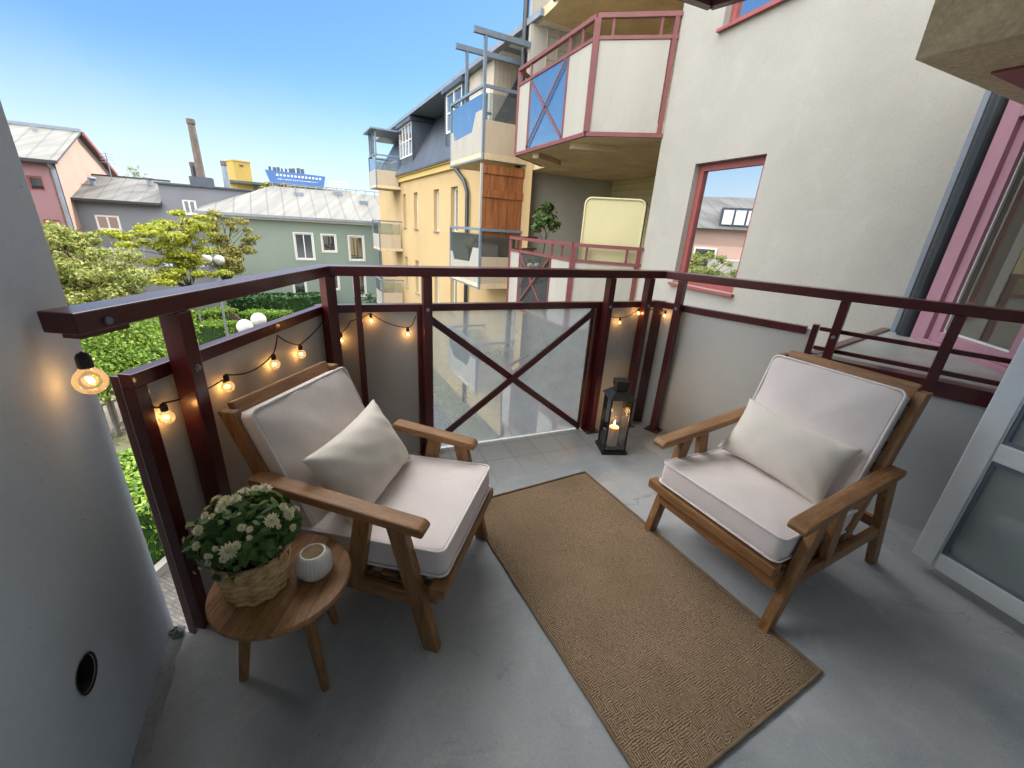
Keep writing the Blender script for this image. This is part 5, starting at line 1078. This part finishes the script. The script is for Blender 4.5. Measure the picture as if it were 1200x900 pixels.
def throw_pillow(label, chair, cx, cy, cz, w, h, th, tilt, roll):
    n_ = 26; m = MB(); vs = []
    def prof(u, v):   # plump middle, thin seams, pinched corners
        a = max(0, 1 - abs(u) ** 2.3) * max(0, 1 - abs(v) ** 2.3); return th / 2 * a ** .55
    for s in (1, -1):
        for i in range(n_ + 1):
            for j in range(n_ + 1):
                u, v = -1 + 2 * i / n_, -1 + 2 * j / n_
                pin = 1 - .085 * (1 - abs(v) ** 2) * abs(u) ** 3; pin2 = 1 - .10 * (1 - abs(u) ** 2) * abs(v) ** 3
                wr = .0022 * math.sin(u * 9 + v * 4) * math.sin(v * 7 - u * 2) + .006 * math.sin(14 * u + 9 * v) * (abs(u * v)) ** .7
                z = prof(u, v)
                vs.append((u * pin * w / 2, v * pin2 * h / 2, s * (z + .003 + (wr * (z / (th / 2)) ** .5 if z > 0 else 0))))
    k = (n_ + 1) ** 2; f = []
    for s in (0, 1):
        for i in range(n_):
            for j in range(n_): q = (i * (n_ + 1) + j, (i + 1) * (n_ + 1) + j, (i + 1) * (n_ + 1) + j + 1, i * (n_ + 1) + j + 1); f.append(tuple(a + s * k for a in (q if s == 0 else q[::-1])))
    ed = [i * (n_ + 1) for i in range(n_)] + [n_ * (n_ + 1) + j for j in range(n_)] + [i * (n_ + 1) + n_ for i in range(n_, 0, -1)] + list(range(n_, 0, -1))
    for a, b in zip(ed, ed[1:] + ed[:1]): f.append((b, a, a + k, b + k))
    m.add(vs, f)
    C4 = Matrix.Translation(chair.location) @ Matrix.Rotation(chair.rotation_euler.z, 4, 'Z')
    X = C4 @ Matrix.Translation((cx, cy, cz)) @ Matrix.Rotation(R_(tilt), 4, 'X') @ Matrix.Rotation(R_(roll), 4, 'Z')
    o = xf(m, Matrix.Identity(4)).build('pillow', 'pillow', None, smooth=True, local=True); o.matrix_world = X
    return tag(o, label, 'pillow', 'lumbar pillows on the armchairs')
chL.scale = (.95, 1, 1); chL.location = (-.138, 1.287, 0)
throw_pillow('oblong linen pillow propped on the right-hand armchair', chR, -.03, .435, .535, .50, .29, .15, 62, -3)
throw_pillow('oblong linen pillow propped on the left-hand armchair', chL, -.02, .415, .535, .46, .31, .15, 60, 4)

# rug
br = at(685, 554, 0); ru = (at(956, 784, 0) - br).normalized(); rw = Vector((ru.y, -ru.x, 0)); Lr, Wr = 1.36, .80
rg = thing('rug', 'natural jute rug with a woven labyrinth pattern on the concrete floor', 'rug', tuple(br + ru * Lr / 2 + rw * Wr / 2), None, math.atan2(ru.y, ru.x))
m = MB(); nx, ny = 40, 24; vs = []; rnd = random.Random(8)
for i in range(nx + 1):
    for j in range(ny + 1):
        x, y = -Lr / 2 + Lr * i / nx, -Wr / 2 + Wr * j / ny; jx = .0016 * math.sin(j * 1.7 + i) if i in (0, nx) else 0; jy = .0018 * math.sin(i * 1.3) if j in (0, ny) else 0
        edge = i in (0, nx) or j in (0, ny)
        vs.append((x + jx, y + jy, .003 if edge else .0095 + .0012 * math.sin(i * .7) * math.sin(j * .9)))
m.add(vs, [(i * (ny + 1) + j, (i + 1) * (ny + 1) + j, (i + 1) * (ny + 1) + j + 1, i * (ny + 1) + j + 1) for i in range(nx) for j in range(ny)])
m.build('weave', 'rug', rg, smooth=True, local=True)
m = MB(); ring = [(-Lr / 2, -Wr / 2), (Lr / 2, -Wr / 2), (Lr / 2, Wr / 2), (-Lr / 2, Wr / 2)]
pts = []
for (a, b) in zip(ring, ring[1:] + ring[:1]):
    for k in range(24): pts.append((a[0] + (b[0] - a[0]) * k / 24 + .001 * math.sin(k * 2.1), a[1] + (b[1] - a[1]) * k / 24 + .001 * math.sin(k * 1.7), .0065))
m.tube(pts, .0062, 8, closed=True); m.build('border', 'jute', rg, smooth=True, local=True)

# side table
TC = Vector((-.645, .915, 0)); TZ = .385; TR = .19
tb_ = thing('side_table', 'small round wooden side table with four splayed legs', 'table', tuple(TC))
m = MB(); m.lathe([(TR - .012, TZ - .022), (TR - .003, TZ - .019), (TR, TZ - .012), (TR, TZ - .004), (TR - .004, TZ)], TC, 64); m.build('tabletop', wood('tabletop_wood', (9, 1.3, 9), 1.2), tb_)
m = MB(); rnd = random.Random(6)
ck = MB()
for k in range(5):
    x = -.13 + .065 * k; yl = math.sqrt(max(0, (TR - .004) ** 2 - x * x)); ck.box(TC.x + x - .0006, TC.x + x + .0006, TC.y - yl, TC.y + yl, TZ - .001, TZ + .0006)
ck.build('board_joint', 'timberdark', tb_)
for fx, fy in ((-.799, .866), (-.53, .854), (-.598, 1.084), (-.735, 1.06)):
    b = Vector((fx, fy, 0)); a = TC + (b - TC) * .62; a.z = TZ - .02; m = MB(); m.tube([b, lerp(b, a, .5), a], [.0135, .0165, .019], 12); m.build('leg', 'wood_z', tb_, smooth=False)
# basket of flowers
BC = Vector((-.70, .885, TZ)); bk = thing('flower_basket', 'woven basket of bushy white flowers on the round side table', 'plant', tuple(BC))
m = MB(); m.lathe([(.068, .004), (.070, .01), (.0885, .128)], BC, 40); m.build('liner', 'timberdark', bk)
m = MB(); rows, ns = 12, 11
for i in range(rows):
    z = .008 + .0108 * i; r0 = .0735 + .020 * (i / rows) ** .9
    m.tube([BC + Vector(((r0 + .0032 * math.cos(ns * th + math.pi * i)) * math.cos(th), (r0 + .0032 * math.cos(ns * th + math.pi * i)) * math.sin(th), z)) for th in (2 * math.pi * k / 110 for k in range(110))], .0057, 6, closed=True)
m.build('basket', 'basket', bk, smooth=True)
m = MB()
for k in range(2 * ns): th = math.pi * k / ns; m.tube([BC + Vector((r_ * math.cos(th), r_ * math.sin(th), z)) for r_, z in ((.0735, .003), (.080, .05), (.0945, .132))], .0042, 6)
m.build('stakes', 'basket', bk, smooth=True)
m = MB()
for ph in (0, math.pi): m.tube([BC + Vector(((.0955 + .004 * math.cos(26 * th + ph)) * math.cos(th), (.0955 + .004 * math.cos(26 * th + ph)) * math.sin(th), .137 + .003 * math.sin(26 * th + ph))) for th in (2 * math.pi * k / 200 for k in range(200))], .0042, 6, closed=True)
m.build('rim', 'basket', bk, smooth=True)
m = MB(); m.lathe([(.001, .10), (.05, .105), (.088, .10)], BC, 24); m.build('soil', 'timberdark', bk)
rnd = random.Random(31); m = MB(); st = MB()
FCN = BC + Vector((-.005, 0, .195))
for k in range(620):
    d = Vector((rnd.gauss(0, 1), rnd.gauss(0, 1), rnd.gauss(0, 1) * .8 + .25)).normalized(); q = rnd.uniform(.45, 1.0); p = FCN + Vector((d.x * .135, d.y * .135, d.z * .105)) * q
    if p.z < BC.z + .115 and math.hypot(p.x - BC.x, p.y - BC.y) < .10: p.z = BC.z + .115 + rnd.random() * .03
    nn = (d + Vector((rnd.uniform(-.8, .8), rnd.uniform(-.8, .8), rnd.uniform(-.3, .9)))).normalized(); u = nn.cross(Vector((rnd.uniform(-1, 1), rnd.uniform(-1, 1), rnd.uniform(-1, 1)))).normalized(); w_ = nn.cross(u); s = rnd.uniform(.012, .024)
    # a lobed leaf folded along its midrib
    m.add([p - u * s, p - u * s * .3 + w_ * s * .62 - nn * s * .1, p + u * s * .5 + w_ * s * .5 - nn * s * .15, p + u * s * 1.1, p + u * s * .5 - w_ * s * .5 - nn * s * .15, p - u * s * .3 - w_ * s * .62 - nn * s * .1, p + nn * s * .12], [(0, 6, 1), (1, 6, 2), (2, 6, 3), (3, 6, 4), (4, 6, 5), (5, 6, 0)])
    if k % 9 == 0: st.tube([BC + Vector((d.x * .03, d.y * .03, .10)), p], .0014, 4)
m.build('leaves', 'leaf_plant', bk, recalc=False); st.build('stems', 'stemgreen', bk)
def flower(c, nrm, r, seed):
    rnd = random.Random(seed); nrm = nrm.normalized(); u = nrm.cross(Vector((.3, .2, 1))).normalized(); w_ = nrm.cross(u); m = MB()
    for ringi, (np_, rr, lift) in enumerate(((14, 1.0, .05), (12, .78, .22), (9, .52, .40), (6, .30, .5))):
        for k in range(np_):
            th = 2 * math.pi * (k + .4 * ringi + rnd.uniform(-.15, .15)) / np_; d = u * math.cos(th) + w_ * math.sin(th); s_ = nrm.cross(d); L = r * rr * rnd.uniform(.85, 1.1); wd = r * .17
            b = c + nrm * r * .08 * ringi; e_ = b + d * L + nrm * (L * lift); mid = b + d * L * .62 + nrm * (L * lift * .4)
            m.add([b - s_ * wd * .3, mid - s_ * wd, e_ - s_ * wd * .35, e_ + s_ * wd * .35, mid + s_ * wd, b + s_ * wd * .3, mid - nrm * wd * .4], [(0, 6, 1), (1, 6, 2), (2, 6, 3), (3, 6, 4), (4, 6, 5), (5, 6, 0)])
    f = m.build('flower', 'petal', bk, recalc=False); m = MB(); m.sphere(c + nrm * r * .3, r * .16, 8, 6); m.build('flower_heart', 'flowerheart', f)
tocam = (CAMP - FCN).normalized()
spots = []
def spot(x, y, r): # on the plant's own rounded crown
    rr = ray(x, y).normalized(); oc = CAMP - FCN; b = oc.dot(rr); disc = b * b - (oc.length_squared - .135 ** 2)
    tt = -b - math.sqrt(max(0, disc)); p = CAMP + rr * tt; n_ = (p - FCN).normalized(); spots.append((p, (n_ + tocam * .4), r))
for x, y, r in ((318, 610, .026), (264, 588, .026), (276, 584, .020), (287, 575, .017), (311, 572, .024), (300, 572, .016), (338, 602, .024), (332, 594, .018), (268, 646, .028), (276, 640, .018), (262, 655, .015), (283, 618, .014), (292, 630, .010), (232, 622, .020), (230, 640, .016), (240, 604, .014), (243, 652, .012), (343, 618, .015), (258, 596, .018)): spot(x, y, r)
rnd = random.Random(77)
for k in range(14):
    d = Vector((rnd.gauss(0, 1), rnd.gauss(0, 1) , abs(rnd.gauss(0, .8)))).normalized()
    if d.dot(tocam) < .3: spots.append((FCN + Vector((d.x * .135, d.y * .135, d.z * .105)), d, rnd.uniform(.014, .024)))
rnd = random.Random(5)
for k in range(26):
    d = Vector((rnd.gauss(0, 1), rnd.gauss(0, 1), rnd.gauss(.2, .7))).normalized()
    if d.dot(tocam) > .0: spots.append((FCN + Vector((d.x * .137, d.y * .137, d.z * .11)), d, rnd.uniform(.007, .013)))
for i, (p, n_, r) in enumerate(spots): flower(p, n_, r * .76, i)
# ribbed tealight vase
TV = Vector((-.545, .965, TZ)); 
TV = at(370, 672, TZ); TV.z = TZ
vz = thing('candle_holder', 'round ribbed white ceramic tealight holder on the side table', 'candle holder', tuple(TV))
prof = [(.028, .001), (.038, .004), (.049, .022), (.053, .042), (.049, .064), (.040, .079), (.034, .085), (.031, .086), (.030, .083), (.036, .074), (.045, .06), (.049, .042), (.045, .022), (.034, .008), (.001, .006)]
m = MB(); c = TV; vs = []; n_ = 120
for (r, z) in prof[:5] + prof[5:]:
    for j in range(n_):
        th = 2 * math.pi * j / n_; outer = prof.index((r, z)) in (2, 3, 4, 5); rr = r * (1 + (.045 * abs(math.cos(th * 15)) - .02 if outer else 0)); vs.append(c + Vector((rr * math.cos(th), rr * math.sin(th), z)))
m.add(vs, [(i * n_ + j, i * n_ + (j + 1) % n_, (i + 1) * n_ + (j + 1) % n_, (i + 1) * n_ + j) for i in range(len(prof) - 1) for j in range(n_)] + [tuple(range(n_ - 1, -1, -1))]); m.build('bowl', 'ceramic', vz, smooth=True)
m = MB(); m.lathe([(.020, .008), (.020, .024), (.001, .025)], TV, 20); m.build('tealight', 'wax', vz)
m = MB(); m.lathe([(.001, .026), (.003, .029), (.0028, .033), (.0005, .040)], TV, 10); m.build('flame', 'ember', vz, smooth=True)

# lantern
LC = Vector((.715, 2.515, 0)); LS = .150; ln = thing('lantern', 'tall black metal lantern with a lit candle on the floor by the railing', 'lantern', tuple(LC), None, R_(6))
h2 = LS / 2; LB_ = lambda m, n, mt, p=ln, bv=.0015, sm=False: m.build(n, mt, p, bevel=bv, local=True, smooth=sm)
m = MB(); m.box(-h2 - .012, h2 + .012, -h2 - .012, h2 + .012, 0, .022); m.box(-h2, h2, -h2, h2, .0222, .034); LB_(m, 'base', 'black')
for sx in (-1, 1):
    for sy in (-1, 1): m = MB(); m.box(sx * (h2 - .006) - .006, sx * (h2 - .006) + .006, sy * (h2 - .006) - .006, sy * (h2 - .006) + .006, .034, .40); LB_(m, 'post', 'black')
m = MB(); m.hexa([(-h2 - .014, -h2 - .014, .40), (h2 + .014, -h2 - .014, .40), (h2 + .014, h2 + .014, .40), (-h2 - .014, h2 + .014, .40), (-.045, -.045, .445), (.045, -.045, .445), (.045, .045, .445), (-.045, .045, .445)]); LB_(m, 'roof', 'black')
m = MB(); m.box(-.036, .036, -.036, .036, .4452, .475); m.box(-.042, .042, -.042, .042, .4752, .515); LB_(m, 'chimney_cap', 'black')
for k in range(4):
    a = k * 90; X = Matrix.Rotation(R_(a), 4, 'Z'); m = MB(); m.box(-h2 + .012, h2 - .012, h2 - .008, h2 - .005, .036, .398); LB_(xf(m, X), 'glass_pane', 'lampglass', bv=0)
cd = thing('candle', 'lit ivory pillar candle inside the black lantern', 'candle', tuple(LC + Vector((0, 0, .035))))
m = MB(); m.lathe([(.034, .0), (.034, .135), (.031, .139), (.024, .136), (.001, .134)], LC + Vector((0, 0, .035)), 28); m.build('wax', 'wax', cd, smooth=False)
m = MB(); m.tube([LC + Vector((0, 0, .168)), LC + Vector((.001, 0, .182))], .0014, 6); m.build('wick', 'black', cd)
m = MB(); m.lathe([(.0005, 0), (.006, .010), (.0065, .018), (.004, .030), (.0005, .045)], LC + Vector((0, 0, .178)), 12); m.build('flame', 'flame', cd, smooth=True)
def point(name, loc, e, col, rad):
    l = bpy.data.lights.new(name, 'POINT'); l.energy = e; l.color = col; l.shadow_soft_size = rad; o = bpy.data.objects.new(name, l); COL.objects.link(o); o.location = loc
point('candle_light', LC + Vector((0, 0, .235)), .45, (1, .55, .2), .02)

# string lights along the infill boards
sl = thing('string_lights', 'black cable of small glowing amber globe bulbs strung along the railing boards', 'string lights', tuple(V1 + Vector((0, 0, .9))))
def on_plane(x, y, P, n_): r_ = ray(x, y); return CAMP + r_ * ((P - CAMP).dot(n_) / r_.dot(n_))
bulbs = []
wallp = WE + wdir * .07 + wn * .05
for x, y in ((195, 489), (267, 453), (322, 427), (353, 415)): bulbs.append((on_plane(x, y, V1p - oA * .032, oA), .0215))
for x, y in ((400, 399), (435, 376), (478, 392)): bulbs.append((on_plane(x, y, V1p - oB * .032, oB), .0195))
for x, y in ((726, 378), (748, 367)): bulbs.append((on_plane(x, y, V1p - oB * .04, oB), .0165))
bulbs.append((on_plane(779, 370, Vcp - oC * .04, oC), .0165))
wb = on_plane(106, 446, WE + wn * .06, wn)
def bulb(P, r):
    m = MB(); m.lathe([(r * .42, r * 1.02), (r * .52, r * .86), (r * .80, r * .58), (r * .98, r * .18), (r, -.05 * r), (r * .93, -r * .42), (r * .72, -r * .74), (r * .38, -r * .95), (.0003, -r)], P, 20); bo = m.build('bulb', 'bulbglass', sl, smooth=True)
    m = MB(); m.lathe([(r * .42, r * .98), (r * .46, r * 1.05), (r * .44, r * 1.8), (r * .32, r * 2.05), (r * .12, r * 2.15)], P, 14); m.build('socket', 'blackplastic', bo)
    m = MB(); m.tube([P + Vector((-.25 * r, 0, .25 * r)), P + Vector((-.1 * r, 0, -.15 * r)), P + Vector((.1 * r, 0, .2 * r)), P + Vector((.25 * r, 0, -.1 * r))], r * .09, 5); m.build('filament', 'filament', bo)
    point('bulb_light', P - Vector((0, 0, r * .1)), .034 * (r / .0215) ** .3, (1, .50, .16), r * .5)
for P, r in bulbs: bulb(P, r)
bulb(wb, .033)
top_ = lambda P, r: P + Vector((0, 0, r * 2.15))
def hang(a, b, sag, n_=14): return [lerp(a, b, k / n_) - Vector((0, 0, sag * 4 * (k / n_) * (1 - k / n_))) for k in range(n_ + 1)]
tp = [top_(P, r) for P, r in bulbs]
hookA = V2(PA0 + dA * .30 - oA * .03, .84); hookA2 = on_plane(325, 393, V1p - oA * .03, oA)
def chain(*pts_):
    p = []
    for a, b, g_ in pts_: h_ = hang(a, b, g_); p += h_ if not p else h_[1:]
    m = MB(); m.tube(p, .0028, 6); m.build('cable', 'blackplastic', sl)
chain((WE + wdir * .03 + wn * .02 + Vector((0, 0, 1.02)), top_(wb, .033), .0))
chain((V2(PA0 + dA * .03 - oA * .025, .86), tp[0], .01), (tp[0], hookA, .012), (hookA, tp[1], .02), (tp[1], tp[2], .03), (tp[2], hookA2, .01), (hookA2, tp[3], .012), (tp[3], V2(V1p - dA * .05 - oA * .03, .90), .01))
chain((V2(V1p + dB * .05 - oB * .03, .86), tp[4], .0), (tp[4], V2(V1p + dB * .13 - oB * .03, .88), .01), (V2(V1p + dB * .13 - oB * .03, .88), tp[5], .004), (tp[5], tp[6], .02), (tp[6], V2(g0 - dB * .03 - oB * .03, .90), .02))
chain((V2(g1 + dB * .03 - oB * .03, .90), tp[7], .015), (tp[7], tp[8], .02), (tp[8], V2(Vcp - dB * .05 - oB * .04, .91), .004))
chain((V2(Vcp + dC * .05 - oC * .04, .91), tp[9], .0))

# open white door at right
dp0 = at(1076, 645, .06); ddv = (at(1200, 722, .06) - dp0).normalized(); dn = Vector((ddv.y, -ddv.x, 0)); DW, DH, DT = .82, 2.08, .05
FD = lambda a, d, z: V2(dp0, 0) + ddv * a + dn * d + Vector((0, 0, z))
dr = thing('balcony_door', 'open white balcony door with glass above and below its middle rail', 'door', tuple(V2(dp0, .06)))
m = MB(); k = .085; m.fbox(FD, 0, k, 0, DT, .06, DH); m.fbox(FD, DW - k, DW, 0, DT, .06, DH); m.fbox(FD, k, DW - k, 0, DT, .06, .06 + .075); m.fbox(FD, k, DW - k, 0, DT, DH - k, DH); m.fbox(FD, k, DW - k, 0, DT, .62, .70); m.build('frame', 'doorwhite', dr, bevel=.005)
for z0, z1 in ((.135, .62), (.70, DH - k)):
    m = MB(); b = .016
    m.fbox(FD, k + .001, k + b, .008, DT - .008, z0 + .001, z1 - .001); m.fbox(FD, DW - k - b, DW - k - .001, .008, DT - .008, z0 + .001, z1 - .001); m.fbox(FD, k + b, DW - k - b, .008, DT - .008, z0 + .001, z0 + b); m.fbox(FD, k + b, DW - k - b, .008, DT - .008, z1 - b, z1 - .001); m.build('gasket', 'bluegreymetal', dr)
    m = MB(); m.fbox(FD, k + b - .002, DW - k - b + .002, .020, .028, z0 + b - .002, z1 - b + .002); m.build('pane', 'doorglass', dr)
m = MB(); m.bar(FD(.04, -.03, 1.0), FD(.04, -.03, 1.13), .02, .02, (1, 0, 0)); m.bar(FD(.04, .0, 1.065), FD(.04, -.03, 1.065), .015, .015); m.build('handle', 'bluegreymetal', dr)
m = MB()
for z in (.3, 1.7): m.tube([FD(DW + .006, .01, z), FD(DW + .006, .01, z + .1)], .009, 8)
m.build('hinge', 'bluegreymetal', dr)
